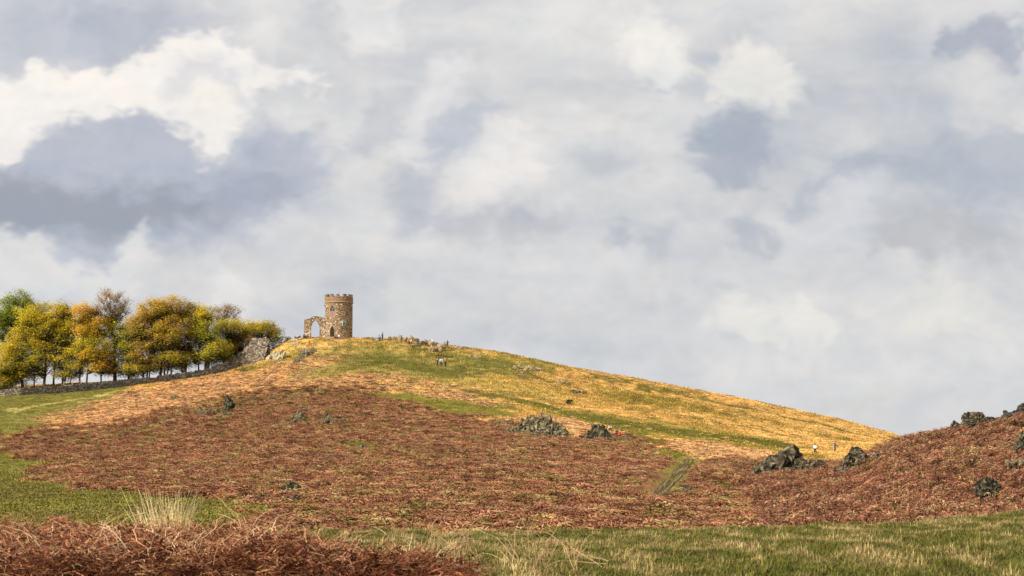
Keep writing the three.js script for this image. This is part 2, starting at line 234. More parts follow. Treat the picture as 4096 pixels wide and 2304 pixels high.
// ---------------------------------------------------------------- what grows where
const C = {
  bracken: [0.19, 0.088, 0.042], bright: [0.52, 0.28, 0.125], gold: [0.60, 0.38, 0.115], orange: [0.58, 0.33, 0.11], olive: [0.25, 0.2, 0.03], green: [0.17, 0.165, 0.022], dark: [0.10, 0.10, 0.016], meadow: [0.195, 0.178, 0.04], mud: [0.085, 0.055, 0.024], straw: [0.44, 0.32, 0.13], grey: [0.2, 0.18, 0.13], turf: [0.105, 0.1, 0.016], scrub: [0.15, 0.115, 0.024],  // bright, gold and orange have sunlight worked into the plant colour
};
const zoneList = [   // outline on the land (surveyed through the view at 2576 wide), colour, plant, softness in metres, strength
  { c: C.olive, g: 'grass', f: 5, a: .95, p: [-400,1085, 260,1085, 260,1280, -400,1280] },
  { k: 'upper', c: [.4, .325, .095], g: 'grass', f: 8, a: .95, p: [560,1000, 700,900, 900,860, 1060,862, 1250,880, 1400,915, 1400,1010, 1100,990, 700,985] },
  { c: C.orange, g: 'orange', f: 5, a: .85, p: [1310,930, 1400,920, 1700,975, 2000,1035, 2300,1105, 2300,1120, 1950,1055, 1600,1000, 1380,965] },
  { c: C.olive, g: 'grass', f: 3, a: .75, p: [1330,945, 1560,975, 1860,1040, 2150,1105, 2180,1115, 1840,1052, 1560,990, 1400,968] },
  { c: C.orange, g: 'orange', f: 4, a: .8, p: [1440,955, 1560,990, 1720,1000, 1820,1040, 2000,1080, 2150,1125, 2000,1120, 1760,1060, 1560,1020, 1420,985] },
  { c: C.olive, g: 'grass', f: 3, a: .7, p: [1500,985, 1640,990, 1760,1020, 1700,1035, 1520,1010] },
  { c: C.gold, g: 'grass', f: 3, a: .9, p: [1120,950, 1240,940, 1420,975, 1560,1020, 1500,1030, 1330,990, 1180,985] },
  { c: C.olive, g: 'green', f: 4, a: .75, p: [1310,1010, 1500,1035, 1700,1062, 2000,1110, 2060,1135, 1800,1110, 1560,1085, 1360,1045] },
  { c: C.meadow, g: 'green', f: 1.5, a: 1, p: [-400,998, 0,988, 200,972, 330,966, 330,985, 300,1003, 150,1045, 160,1062, 0,1105, -400,1120] },
  { c: [.5, .42, .14], g: 'green', f: .5, a: .8, p: [0,1035, 170,1008, 345,974, 345,977, 170,1012, 0,1042] },
  { c: C.bright, g: 'bright', f: 8, a: .95, p: [150,1045, 330,990, 450,960, 560,935, 590,940, 690,925, 780,905, 870,897, 862,915, 800,940, 900,938, 1100,950, 1210,985, 1100,985, 900,975, 700,980, 560,997, 480,1032, 330,1058, 240,1100, 140,1075] },
  { c: C.olive, g: 'grass', f: 1.6, a: .8, p: [600,930, 720,890, 760,880, 800,885, 790,900, 700,915, 620,940] },
  { c: C.meadow, g: 'green', f: 2, a: .6, p: [720,935, 860,905, 960,905, 940,925, 830,950, 730,955] },
  { c: C.turf, g: 'green', f: 6, a: .9, p: [840,885, 900,872, 1000,882, 1080,905, 1180,935, 1140,962, 1040,955, 950,930, 880,915] },
  { c: C.dark, g: 'green', f: 6, a: .8, p: [1120,893, 1190,886, 1330,905, 1340,948, 1230,946, 1140,930] },
  { c: C.olive, g: 'grass', f: 4, a: .6, p: [940,860, 1060,868, 1180,885, 1120,895, 960,880] },
  { c: [.48, .39, .1], g: 'grass', f: 6, a: .8, p: [1000,945, 1130,950, 1300,960, 1420,990, 1300,985, 1150,972, 1020,965] },
  { c: C.olive, g: 'grass', f: 5, a: .7, p: [1480,960, 1700,1000, 1900,1050, 1850,1058, 1640,1022, 1480,985] },
  { c: C.olive, g: 'green', f: 2.5, a: .8, p: [1180,880, 1330,893, 1480,940, 1380,930, 1220,890] },
  { c: C.bracken, g: 'bracken', f: 9, a: 1, p: [-400,1125, 0,1112, 140,1075, 250,1097, 330,1060, 480,1035, 560,1000, 700,985, 880,980, 980,1002, 1080,1032, 1250,1062, 1300,1092, 1450,1102, 1600,1097, 1650,1112, 1730,1160, 1700,1200, 1640,1232, 1592,1252, 1560,1292, 1400,1302, 1000,1317, 560,1312, 640,1270, 500,1252, 330,1237, 180,1227, 70,1207, 90,1162, 0,1137, -400,1150] },
  { c: C.scrub, g: 'mixed', f: 3.6, a: .8, p: [500,1010, 560,1000, 640,1000, 860,985, 900,1000, 720,1020, 600,1040, 500,1042] },
  { c: C.scrub, g: 'mixed', f: 3.6, a: .75, p: [230,1110, 330,1070, 470,1040, 480,1060, 360,1090, 250,1125] },
  { c: C.green, g: 'green', f: 1.5, a: .85, p: [830,1115, 900,1105, 990,1120, 960,1140, 850,1138] },
  { c: C.scrub, g: 'mixed', f: 3.6, a: .55, p: [740,1050, 860,1030, 960,1050, 900,1075, 780,1080] },
  { c: C.scrub, g: 'mixed', f: 4.5, a: .5, p: [520,1080, 700,1070, 720,1130, 560,1160, 500,1120] },
  { c: C.scrub, g: 'mixed', f: 4.5, a: .55, p: [1130,1140, 1300,1130, 1340,1190, 1180,1190] },
  { c: C.scrub, g: 'mixed', f: 3.6, a: .55, p: [1560,1090, 1640,1110, 1640,1140, 1560,1130] },
  { c: C.green, g: 'green', f: 1.5, a: .9, p: [890,990, 1050,983, 1200,992, 1290,1022, 1270,1044, 1100,1036, 980,1008] },
  { c: C.bright, g: 'bright', f: 2, a: .6, p: [1040,985, 1170,985, 1260,1012, 1200,1018, 1100,1000] },
  { c: C.bright, g: 'bright', f: 2.5, a: .65, p: [1280,1045, 1440,1050, 1560,1085, 1440,1100, 1320,1085] },
  { c: C.dark, g: 'green', f: 1.6, a: .85, p: [1140,978, 1230,984, 1330,1008, 1480,1040, 1620,1062, 1800,1090, 1950,1104, 2030,1128, 1880,1118, 1680,1092, 1500,1062, 1380,1038, 1240,1002] },
  { c: C.olive, g: 'green', f: 2, a: .8, p: [1590,1080, 1680,1092, 1800,1108, 1990,1130, 2080,1150, 2100,1165, 1980,1140, 1760,1110, 1650,1100] },
  { c: C.orange, g: 'bright', f: 2, a: .75, p: [1660,1108, 1780,1112, 1960,1140, 1990,1160, 1840,1160, 1700,1140] },
  { c: [.4, .23, .12], g: 'none', f: .7, a: .9, p: [1572,1246, 1500,1262, 1425,1276, 1425,1281, 1500,1268, 1575,1253] },
  { c: [.42, .24, .12], g: 'none', f: .5, a: .85, p: [1308,1184, 1322,1186, 1345,1208, 1372,1228, 1368,1231, 1338,1212] },
  { c: [.4, .23, .12], g: 'none', f: .6, a: .8, p: [1590,1128, 1640,1136, 1700,1160, 1698,1166, 1636,1142, 1588,1134] },
  { c: C.dark, g: 'green', f: .9, a: .8, p: [1440,936, 1560,960, 1690,984, 1870,1022, 2070,1067, 2210,1101, 2205,1104, 2060,1071, 1860,1027, 1680,990, 1550,966, 1440,941] },
  { c: C.turf, g: 'green', f: .9, a: .7, p: [1640,1036, 1760,1048, 1900,1074, 2040,1106, 2036,1110, 1890,1079, 1750,1053, 1640,1040] },
  { c: C.green, g: 'green', f: 1.4, a: .9, p: [1585,1080, 1640,1085, 1660,1128, 1760,1150, 1765,1172, 1720,1240, 1640,1262, 1588,1250, 1650,1205, 1700,1168, 1640,1132, 1600,1105] },
  { c: C.meadow, g: 'green', f: 1.5, a: 1, p: [-400,1135, 0,1140, 92,1162, 70,1207, 180,1230, 330,1236, 520,1246, 700,1276, 640,1322, 560,1350, -400,1350] },
  { c: C.mud, g: 'soil', f: 3, a: .45, p: [-100,1222, 60,1215, 190,1236, 290,1234, 400,1242, 320,1252, 180,1245, 60,1252, -100,1262] },
  { c: C.mud, g: 'soil', f: 2.6, a: .45, p: [-100,1290, 180,1280, 420,1268, 560,1266, 640,1272, 470,1292, 300,1310, -100,1330] },
  { c: C.turf, g: 'green', f: 1, a: .85, p: [540,1322, 800,1318, 1100,1305, 1450,1297, 1570,1300, 1500,1318, 1100,1335, 540,1345] },
  { c: C.mud, g: 'soil', f: 2, a: .3, p: [620,1328, 1000,1316, 1250,1312, 1400,1308, 1300,1320, 1000,1330, 700,1340] },
  { c: C.bracken, g: 'bracken', f: 1.8, a: 1, p: [1480,1330, 1570,1295, 1700,1250, 1770,1180, 1860,1150, 1990,1185, 2080,1190, 2110,1170, 2200,1140, 2270,1100, 2350,1085, 2700,1000, 2900,1340, 1480,1345] },
  { c: C.dark, g: 'green', f: 1.0, a: .95, p: [1530,1312, 1640,1272, 1770,1226, 1860,1200, 1850,1222, 1730,1276, 1620,1318] },
  { c: C.scrub, g: 'mixed', f: 2.16, a: .8, p: [2100,1185, 2200,1150, 2290,1105, 2380,1120, 2300,1150, 2180,1195, 2110,1205] },
  { c: C.scrub, g: 'mixed', f: 2.16, a: .6, p: [2240,1180, 2360,1150, 2420,1165, 2300,1200] },
  { c: C.scrub, g: 'mixed', f: 2.16, a: .75, p: [2340,1170, 2480,1120, 2576,1080, 2576,1130, 2450,1160, 2380,1185] },
  { c: C.meadow, g: 'green', f: .9, a: .7, p: [2140,1190, 2240,1188, 2230,1205, 2150,1208] },
];
for (const zn of zoneList) {
  zn.w = [];
  for (let i = 0; i < zn.p.length; i += 2) {
    const q = spot(zn.p[i] / 2.5156, zn.p[i + 1] / 2.5156);
    zn.w.push(q[0], q[1] * 0.5);                // depth counts half in the measure of distance
  }
  zn.b = [1e9, 1e9, -1e9, -1e9];
  for (let i = 0; i < zn.w.length; i += 2) { zn.b[0] = Math.min(zn.b[0], zn.w[i]); zn.b[2] = Math.max(zn.b[2], zn.w[i]); zn.b[1] = Math.min(zn.b[1], zn.w[i + 1]); zn.b[3] = Math.max(zn.b[3], zn.w[i + 1]); }
}
function landAt(x, z) {                           // { c: colour, g: plant, s: how far from its edge }
  const n1 = fbm(x * .11, z * .06, 2.2, 4), n2 = fbm(x * .1 + 31, z * .06, 8.8, 4), n3 = noise(x * .55, z * .32, 5.5);
  const m = sstep(-.25, .3, n1 + .4 * n3);
  let c = mix3(C.gold, C.orange, m), g = m > .55 ? 'orange' : 'grass';
  c = mix3(c, C.olive, 0.75 * sstep(.02, .3, n2 - .3 * n3));
  if (-z < 262) { const q = 1 - sstep(245, 262, -z); c = mix3(c, C.bracken, q); if (q > .5) g = 'bracken'; }
  const px = x + n1 * 5 + n3 * .8, pz = z * .5 + n2 * 7 + n3 * 1.2;
  const hash = Math.abs(Math.sin(x * 127.1 + z * 311.7) * 43758.5453) % 1;
  for (const zn of zoneList) {
    const f = zn.f * 1.3 + 1;
    if (px < zn.b[0] - f || px > zn.b[2] + f || pz < zn.b[1] - f || pz > zn.b[3] + f) continue;
    const a = zn.a * (1 - sstep(-zn.f, zn.f, polySDF(zn.w, px, pz) + n3 * zn.f * .6));
    if (a > .01) { c = mix3(c, zn.c, a); if (a > .12 + .76 * hash) g = zn.g; }
  }
  return { c, g, n1, n2, n3 };
}
function nearLand(x, z) {                         // the rough pasture of the rise in front
  const n1 = fbm(x * 1.9, z * .8, 3.3, 4), n2 = fbm(x * 3.2, z * 1.6, 1.1, 3);
  let c = mix3([0.1, 0.1, 0.022], [0.27, 0.2, 0.085], sstep(-.16, .25, n1));
  c = mix3(c, [0.075, 0.045, 0.022], sstep(.1, .24, n2 - .2 * n1));
  return { c, g: 'turf', n1, n2, n3: n2 };
}
const ROUGH = { mixed: .3, soil: .05, bracken: .36, bright: .26, orange: .16, grass: .1, green: .05, none: .05, turf: .07 };
function bumps(x, z, g, d) {
  if (d < 60) return 0.06 * fbm(x * 1.1, z * .8, 6.1, 2) + 0.17 * Math.max(0, noise(x * 2.1, z * 1.1, 2.4)) ** 1.3 * sstep(5, 10, d);
  return ROUGH[g] * (d < 215 ? 1.25 : 1) * (1.1 * fbm(x * .42, z * .34, 1.3, 4) + .25 * noise(x * 2.1, z * 1.6, 3.3)) * 2 + 0.35 * fbm(x * .06, z * .06, 9.1, 3) * sstep(60, 100, d) * (1 - sstep(380, 420, d) * .6);
}
function ground(x, z) { const d = -z; if (d < 2) return baseH(x, z); const l = d < 60 ? nearLand(x, z) : landAt(x, z); return baseH(x, z) + (d < 900 ? bumps(x, z, l.g, d) : 0); }
{
  const S = [], D = [];
  for (let s = -3; s < -.62; s += .25) S.push(s);
  for (let s = -.6; s < -.31; s += .012) S.push(s);
  for (let i = 0; i <= 960; i++) S.push(-.305 + .61 * i / 960);
  for (let s = .318; s < .62; s += .012) S.push(s);
  for (let s = .65; s <= 3.01; s += .25) S.push(s);
  for (let d = .5; d < 9; d += .6) D.push(d);
  for (let d = 9; d < 40; d += .17) D.push(d);
  for (let d = 40; d < 84; d += 3) D.push(d);
  for (let d = 84; d < 440; d += .36 + d * .00085) D.push(d);
  for (let d = 441; d < 560; d += 4) D.push(d);
  D.push(600, 700, 850, 1000, 1500, 2200, 3000, 4500, 6500, 9000);
  const n = S.length, pos = [], col = [], idx = [];
  for (const d of D) for (const s of S) {
    const x = s * d, z = -d, l = d < 60 ? nearLand(x, z) : d < 600 ? landAt(x, z) : { c: C.olive, g: 'none', n3: 0 };
    pos.push(x, baseH(x, z) + (d < 900 && Math.abs(s) < .7 && d > 2 ? bumps(x, z, l.g, d) : 0), z);
    const f = d < 600 ? 1 + .5 * l.n3 * (l.g === 'green' ? .5 : 1) + .4 * noise(x * 3.1, z * 2.2, 7) : 1;
    col.push(l.c[0] * f, l.c[1] * f, l.c[2] * f);
  }
  for (let j = 0; j < D.length - 1; j++) for (let i = 0; i < n - 1; i++) { const a = j * n + i, b = a + 1, c = a + n, e = c + 1; idx.push(a, b, c, b, e, c); }
  // the land behind the viewpoint and to both sides of the fan
  const extra = (x, y, z) => { pos.push(x, y, z); col.push(...C.turf); return pos.length / 3 - 1; };
  const la = (D.length - 1) * n, ra = la + n - 1, L = extra(-27000, -60, -.5), R = extra(27000, -60, -.5), BL = extra(-27000, -60, 9000), BR = extra(27000, -60, 9000);
  for (let j = 0; j < D.length - 1; j++) { idx.push(L, j * n, (j + 1) * n, R, (j + 1) * n + n - 1, j * n + n - 1); }
  const b0 = 0, b1 = n - 1, M = extra(0, -1.75, 4), M2 = extra(0, -60, 9000);
  for (let i = 0; i < n - 1; i++) idx.push(b0 + i, M, b0 + i + 1);
  idx.push(L, M, b0, R, b1, M, L, BL, M, BL, M2, M, M2, BR, M, BR, R, M);
  const g = new THREE.BufferGeometry();
  g.setAttribute('position', new THREE.Float32BufferAttribute(pos, 3)); g.setAttribute('color', new THREE.Float32BufferAttribute(col, 3)); g.setIndex(idx);
  g.computeVertexNormals();
  const m = shade(new THREE.Mesh(g, VCOL)); m.name = 'hillside_ground'; scene.add(m);
  tag(m, 'grassy and bracken covered hill with valley and near rise below the tower', 'ground', null, 'structure');
}

// ---------------------------------------------------------------- plant cover: bracken, grasses (far too many to count)
function frondClump(seed, n, len, rise, wide) {     // dead fronds fallen outwards from a crown
  const r = rngOf(seed), b = new MB();
  for (let i = 0; i < n; i++) {
    const a = r() * 6.283, L = len * (.55 + .6 * r()), up = rise * (.3 + r()), ca = Math.cos(a), sa = Math.sin(a), w = wide * (.6 + .7 * r()), twist = (r() - .5) * 1.2, ox = (r() - .5) * .25, oz = (r() - .5) * .25;
    const k = .55 + .75 * r(), warm = r(), col = [k * (1 + .1 * warm), k * (.92 + .2 * warm), k * (.85 + .3 * warm)];
    let prev = null;
    for (let j = 0; j <= 3; j++) {
      const t = j / 3, q = L * t, y = up * Math.sin(Math.min(1, t * 1.25) * 2.4) + (r() - .5) * .04, ww = w * (j === 3 ? .15 : 1 - .25 * t) * .5;
      const bend = twist * t * t * .5, cx = ox + q * Math.cos(a + bend), cz = oz + q * Math.sin(a + bend), ty = (r() - .5) * w * .9;
      const cur = [[cx - sa * ww, y + ty, cz + ca * ww], [cx + sa * ww, y - ty, cz - ca * ww]];
      if (prev) b.quad(prev[0], cur[0], cur[1], prev[1], col);
      prev = cur;
    }
  }
  return b.geo();
}
function bladeTuft(seed, n, len, spread, wide, flop) {
  const r = rngOf(seed), b = new MB();
  for (let i = 0; i < n; i++) {
    const a = r() * 6.283, L = len * (.45 + .75 * r()), lean = flop * (.3 + r()), ox = (r() - .5) * spread, oz = (r() - .5) * spread, w = wide * (.6 + .7 * r());
    const k = .6 + .65 * r(), yl = r() < .35 ? 1.5 : 1, col = [k * (yl > 1 ? 1.45 : 1), k * (yl > 1 ? 1.15 : 1), k * (yl > 1 ? 1.2 : .9)];
    const ca = Math.cos(a), sa = Math.sin(a), P = (t) => [ox + ca * lean * L * t * t, L * t * (1 - .45 * lean * t), oz + sa * lean * L * t * t];
    const p0 = P(0), p1 = P(.55), p2 = P(1), f = (p, ww) => [[p[0] - sa * ww, p[1], p[2] + ca * ww], [p[0] + sa * ww, p[1], p[2] - ca * ww]];
    const A = f(p0, w * .5), B = f(p1, w * .42);
    b.quad(A[0], B[0], B[1], A[1], col); b.tri(B[0], p2, B[1], col);
  }
  return b.geo();
}
const LEAFY = new THREE.MeshPhysicalMaterial({ vertexColors: true, roughness: 1, specularIntensity: .15, side: THREE.DoubleSide });
class Cover {
  constructor() { this.m = []; this.c = []; }
  add(x, y, z, turn, sx, sy, col, tilt = 0, tiltDir = 0) {
    const q = new THREE.Quaternion().setFromEuler(new THREE.Euler(tilt * Math.cos(tiltDir), turn, tilt * Math.sin(tiltDir)));
    this.m.push(new THREE.Matrix4().compose(V(x, y, z), q, V(sx, sy, sx))); this.c.push(col);
  }
  build(name, geo, label, category, material = LEAFY) {
    const im = shade(new THREE.InstancedMesh(geo, material, this.m.length)), k = new THREE.Color();
    this.m.forEach((m, i) => { im.setMatrixAt(i, m); im.setColorAt(i, k.setRGB(...this.c[i])); });
    im.name = name; scene.add(im);
    return tag(im, label, category, null, 'stuff');
  }
}
const pathLines = [   // where nothing is planted: the stony track, half-width in metres
  { p: [[700, 457], [688, 463], [678, 470], [668, 478], [657, 488], [648, 496]].map(([x, y]) => spot(x, y)), w: 2.2 },
];
const onPath = (x, z) => pathLines.some((l) => l.p.some((q, i) => { if (!i) return false; const o = l.p[i - 1], ex = q[0] - o[0], ez = q[1] - o[1], t = clamp(((x - o[0]) * ex + (z - o[1]) * ez) / (ex * ex + ez * ez)); return Math.hypot(x - o[0] - ex * t, z - o[1] - ez * t) < l.w; }));
{
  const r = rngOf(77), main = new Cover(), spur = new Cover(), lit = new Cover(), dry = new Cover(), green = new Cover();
  const seen = (x, z) => { const y = baseH(x, z) + .6, d = Math.hypot(x, z); for (let t = .97; t > .55; t -= .03) if (baseH(x * t, z * t) > y * t + .5) return false; return true; };
  const sow = (n, d0, d1) => {
    for (let i = 0; i < n; i++) {
      const d = Math.sqrt(lerp(d0 * d0, d1 * d1, r())), s = -.3 + .6 * r(), x = s * d, z = -d, l = landAt(x, z), y = baseH(x, z) + bumps(x, z, l.g, d), turn = r() * 6.283, u = r(), tone = (d > 250 ? .84 + .3 * r() : .76 + .42 * r()) + .4 * l.n3;
      if (onPath(x, z) || !seen(x, z)) continue;
      if (l.g === 'mixed' && u > .5) { dry.add(x, y - .02, z, turn, .7 + .5 * r(), .5 + .5 * r(), (u > .75 ? [.2, .165, .035] : [.3, .235, .065]).map((v) => v * tone)); continue; }
      if (l.g === 'soil') { if (u < .3) green.add(x, y - .02, z, turn, .7 + .6 * r(), .25 + .3 * r(), (u < .12 ? [.16, .085, .04] : [.14, .14, .03]).map((v) => v * tone)); continue; }
      if (l.g === 'bracken' || l.g === 'mixed') {
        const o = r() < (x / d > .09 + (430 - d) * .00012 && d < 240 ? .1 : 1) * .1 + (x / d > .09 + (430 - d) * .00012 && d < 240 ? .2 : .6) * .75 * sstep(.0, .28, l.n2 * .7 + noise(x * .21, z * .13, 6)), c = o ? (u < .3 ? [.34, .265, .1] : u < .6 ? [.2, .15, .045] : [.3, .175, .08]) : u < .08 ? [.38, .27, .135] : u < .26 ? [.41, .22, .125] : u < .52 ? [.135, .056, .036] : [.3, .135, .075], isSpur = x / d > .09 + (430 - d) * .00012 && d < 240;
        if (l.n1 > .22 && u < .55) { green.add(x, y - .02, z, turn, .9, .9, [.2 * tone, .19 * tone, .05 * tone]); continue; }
        (isSpur ? spur : main).add(x, y - .03, z, turn, .75 + .6 * r(), .7 + .9 * r() + .8 * Math.max(0, l.n3), c.map((v) => v * tone * (isSpur ? .86 : 1)), .25 * r(), turn);  // spur fronds are darkened overall to stand for cloud shade
      } else if (l.g === 'bright') lit.add(x, y - .03, z, turn, .7 + .5 * r(), .5 + .5 * r(), (u < .34 ? [.64, .45, .22] : u < .5 ? [.34, .18, .09] : [.55, .32, .16]).map((v) => v * tone), .2 * r(), turn);
      else if (l.g === 'orange') (u < .6 ? lit : dry).add(x, y - .03, z, turn, .55 + .45 * r(), .35 + .45 * r(), (u < .36 ? [.6, .37, .125] : [.66, .48, .16]).map((v) => v * tone), .2 * r(), turn);
      else if (l.g === 'grass') { if (u < .8) dry.add(x, y - .02, z, turn, .8 + .8 * r(), .6 + .7 * r(), mix3(l.c, u < .4 ? [.6, .46, .18] : u < .7 ? [.3, .24, .04] : [.17, .155, .025], .42).map((v) => v * tone * 1.05)); }
      else if (l.g === 'green') { if (u < .85) green.add(x, y - .02, z, turn, .8 + .8 * r(), .3 + .5 * r(), mix3(l.c, u < .2 ? [.34, .28, .09] : u < .28 ? [.09, .09, .02] : [.19, .18, .032], .5).map((v) => v * tone)); }
    }
  };
  sow(105000, 88, 230); sow(170000, 230, 434);
  main.build('dead_bracken', frondClump(1, 24, .7, .25, .05), 'matted red brown dead bracken covering the middle of the hill', 'bracken');
  spur.build('dead_bracken', frondClump(2, 34, .55, .28, .03), 'red brown dead bracken, darkened for cloud shade, on the near slope at the right', 'bracken');
  lit.build('dead_bracken', frondClump(3, 17, .7, .17, .07), 'orange dead bracken and stalks coloured as sunlit on the upper slopes', 'bracken');
  dry.build('dry_grass', bladeTuft(4, 13, .34, .8, .06, .8), 'straw coloured dry grass on the hilltop and right slope', 'grass');
  green.build('green_grass', bladeTuft(5, 12, .22, .8, .06, .7), 'short green grass in the meadow and along the tracks', 'grass');
}
{ // the near rise: rough grass
  const r = rngOf(99), turf = new Cover(), tall = new Cover();
  for (let i = 0; i < 62000; i++) {
    const d = Math.sqrt(lerp(12.5 ** 2, 41 ** 2, r())), s = -.3 + .6 * r(), x = s * d, z = -d, l = nearLand(x, z), y = baseH(x, z) + bumps(x, z, 'turf', d), turn = r() * 6.283, tone = .7 + .6 * r();
    const dry = sstep(-.12, .24, l.n1), bare = sstep(.2, .32, l.n2 - .2 * l.n1);
    if (r() < bare * .45) continue;
    const hump = noise(x * 1.7 + 5, z * 1.1, 3.9);
    if (r() < .16 + .2 * dry) tall.add(x, y - .01, z, turn, .8 + .5 * r(), .7 + .7 * r() + .5 * Math.max(0, hump), mix3([.18, .165, .045], [.46, .36, .18], dry).map((v) => v * tone));
    else turf.add(x, y - .01, z, turn, .8 + .6 * r(), .6 + .6 * r() + 1.1 * Math.max(0, hump), mix3([.1, .115, .022], [.34, .26, .115], dry * .9 * r() + .05).map((v) => v * tone));
  }
  turf.build('rough_grass', bladeTuft(6, 26, .062, .16, .0052, .95), 'rough green pasture grass on the rise in front', 'grass');
  tall.build('dry_grass', bladeTuft(7, 10, .085, .13, .0048, .85), 'pale dry grass stalks standing among the foreground turf', 'grass');
}
{ // the bank of dead bracken at the lower left
  const r = rngOf(123), stems = new Cover(), leaf = new Cover();
  const edge = (px) => px < 235 ? 19.5 : px < 300 ? lerp(19.5, 16.4, (px - 235) / 65) : px < 455 ? lerp(16.4, 13.6, (px - 300) / 155) : 0;   // how far back the bank reaches
  const tuftH = (x, z) => .085 + .085 * noise(x * 1.4, z * 1.2, 8.1) + .06 * noise(x * 4, z * 4, 2);
  const stem = new MB(), rs = rngOf(5);
  for (let k = 0; k < 3; k++) {
    const a = rs() * 6.283, pts = [], rad = [], L = .5 + .4 * rs(), lean = .5 + .9 * rs(), bend = (rs() - .5) * .5;
    for (let j = 0; j <= 6; j++) { const t = j / 6; pts.push([Math.cos(a + (t > .6 ? bend : 0)) * L * t * lean * .62 + (rs() - .5) * .012 + k * .05, L * t * (t > .6 ? .72 - .5 * (t - .6) : .72), Math.sin(a + (t > .6 ? bend : 0)) * L * t * lean * .62 + (rs() - .5) * .012]); rad.push(.0048 * (1 - .5 * t)); }
    stem.tube(pts, rad, 4, [1, 1, 1]);
    for (let j = 2; j <= 6; j++) for (const sd of [-1, 1]) if (rs() < .3) { const q = pts[j], aa = a + sd * (1 + rs() * .5), l2 = .1 * (1.2 - j / 8) + .06 * rs(); stem.tube([q, [q[0] + Math.cos(aa) * l2 * .6, q[1] - .02, q[2] + Math.sin(aa) * l2 * .6], [q[0] + Math.cos(aa) * l2, q[1] - .07 - .05 * rs(), q[2] + Math.sin(aa) * l2]], [.003, .0024, .0012], 3, [.8, .72, .66]); }
  }
  const crumple = new MB(), rc = rngOf(6);
  for (let k = 0; k < 110; k++) {
    const a = rc() * 6.283, q = [(rc() - .5) * .3, rc() * .12, (rc() - .5) * .3], l = .03 + .075 * rc(), w = .002 + .0035 * rc(), d = [Math.cos(a) * l, (rc() - .62) * l * 1.3, Math.sin(a) * l], s = .5 + .8 * rc();
    const e = [-Math.sin(a) * w, (rc() - .5) * w, Math.cos(a) * w], m = [q[0] + d[0] * .5, q[1] + d[1] * .35, q[2] + d[2] * .5];
    crumple.tri(q, [m[0] + e[0], m[1] + e[1], m[2] + e[2]], [q[0] + d[0], q[1] + d[1], q[2] + d[2]], [s, s * .95, s * .9]); crumple.tri(q, [m[0] - e[0], m[1] - e[1], m[2] - e[2]], [q[0] + d[0], q[1] + d[1], q[2] + d[2]], [s * .9, s * .85, s * .8]);
  }
  for (let i = 0; i < 26000; i++) {
    const px = -60 + 540 * r(), d = Math.sqrt(lerp(12.6 ** 2, 23 ** 2, r())), s = (px - 512) / F, x = s * d, z = -d, far = edge(px) + 1.6 * noise(x * 1.3, 3.3, 7), y0 = baseH(x, z) + bumps(x, z, 'turf', d);
    if (d > far || noise(x * 2.2, z * 1.6, 12.5) > .42) continue;
    if (r() < .75 * sstep(300, 480, px)) continue;
    const h = tuftH(x, z) * sstep(0, 1.4, far - d + .5) * (1 - .75 * sstep(225, 430, px)), u = r(), tone = .65 + .6 * r();
    leaf.add(x, y0 + h * (.15 + .75 * Math.sqrt(r())), z, r() * 6.283, .8 + .8 * r(), .5 + .5 * r(), (u < .6 ? [.155, .058, .03] : u < .86 ? [.31, .13, .068] : [.5, .28, .155]).map((v) => v * tone), .7 * r(), r() * 6.283);
    if (i % 4 === 0) stems.add(x, y0 + .02 + h * (.75 + .4 * r()), z, r() * 6.283, .55 + .5 * r(), (r() < .04 ? .5 : .1) + .2 * r(), (u < .55 ? [.54, .31, .17] : u < .75 ? [.34, .15, .075] : [.7, .49, .3]).map((v) => v * tone * 1.1), (r() - .5) * .6, r() * 6.283);
  }
  // a thin scatter of broken stalks on the turf beyond its edge
  for (let i = 0; i < 22; i++) { const px = 420 + 260 * r() * r(), d = 14.5 + 3 * r(), s = (px - 512) / F, x = s * d; stems.add(x, baseH(x, -d) + .03, -d, r() * 6.283, .5 + .3 * r(), .5 + .3 * r(), [.5, .33, .18], 1.1 * r(), r() * 6.283); }
  leaf.build('crumpled_bracken', crumple.geo(), 'crumpled brown bracken fronds piled in the lower left foreground', 'bracken');
  stems.build('bracken_stalks', stem.geo(), 'pale broken bracken stalks sticking out of the foreground bracken', 'bracken');
}
function stalkTuft(label, category, name, px, d, n, H, spread, col, seed) {
  const r = rngOf(seed), s = (px - 512) / F, x = s * d, z = -d, y = ground(x, z) - .03, b = new MB(), t = thing(name, label, category, [x, y, z]);
  for (let i = 0; i < n; i++) {
    const ox = (r() + r() + r() - 1.5) * spread, oz = (r() - .5) * spread * .8, h = H * (.45 + .6 * r()), lx = ox * .8 + (r() - .5) * .3, lz = (r() - .5) * .25, k = .65 + .6 * r();
    b.tube([[ox, 0, oz], [ox + lx * .3, h * .5, oz + lz * .3], [ox + lx, h, oz + lz]], [.0042, .0034, .0012], 3, col.map((v) => v * k));
  }
  part('stalks', b.geo(), VCOL, t);
  const c = new MB();
  for (let i = 0; i < n; i++) { const ox = (r() + r() - 1) * spread * 1.1, oz = (r() - .5) * spread, h = H * (.2 + .3 * r()), a = r() * 6.283, k = .5 + .6 * r(); c.tri([ox - .004, 0, oz], [ox + .004, 0, oz], [ox + Math.cos(a) * h * .5, h, oz + Math.sin(a) * h * .5], col.map((v, j) => v * k * [.8, .8, .7][j])); }
  part('blades', c.geo(), VCOL, t);
}
stalkTuft('tall pale dry grass tussock rising out of the foreground bracken', 'grass tussock', 'grass_tussock', 170, 20.4, 170, .7, .19, [.84, .67, .39], 31);

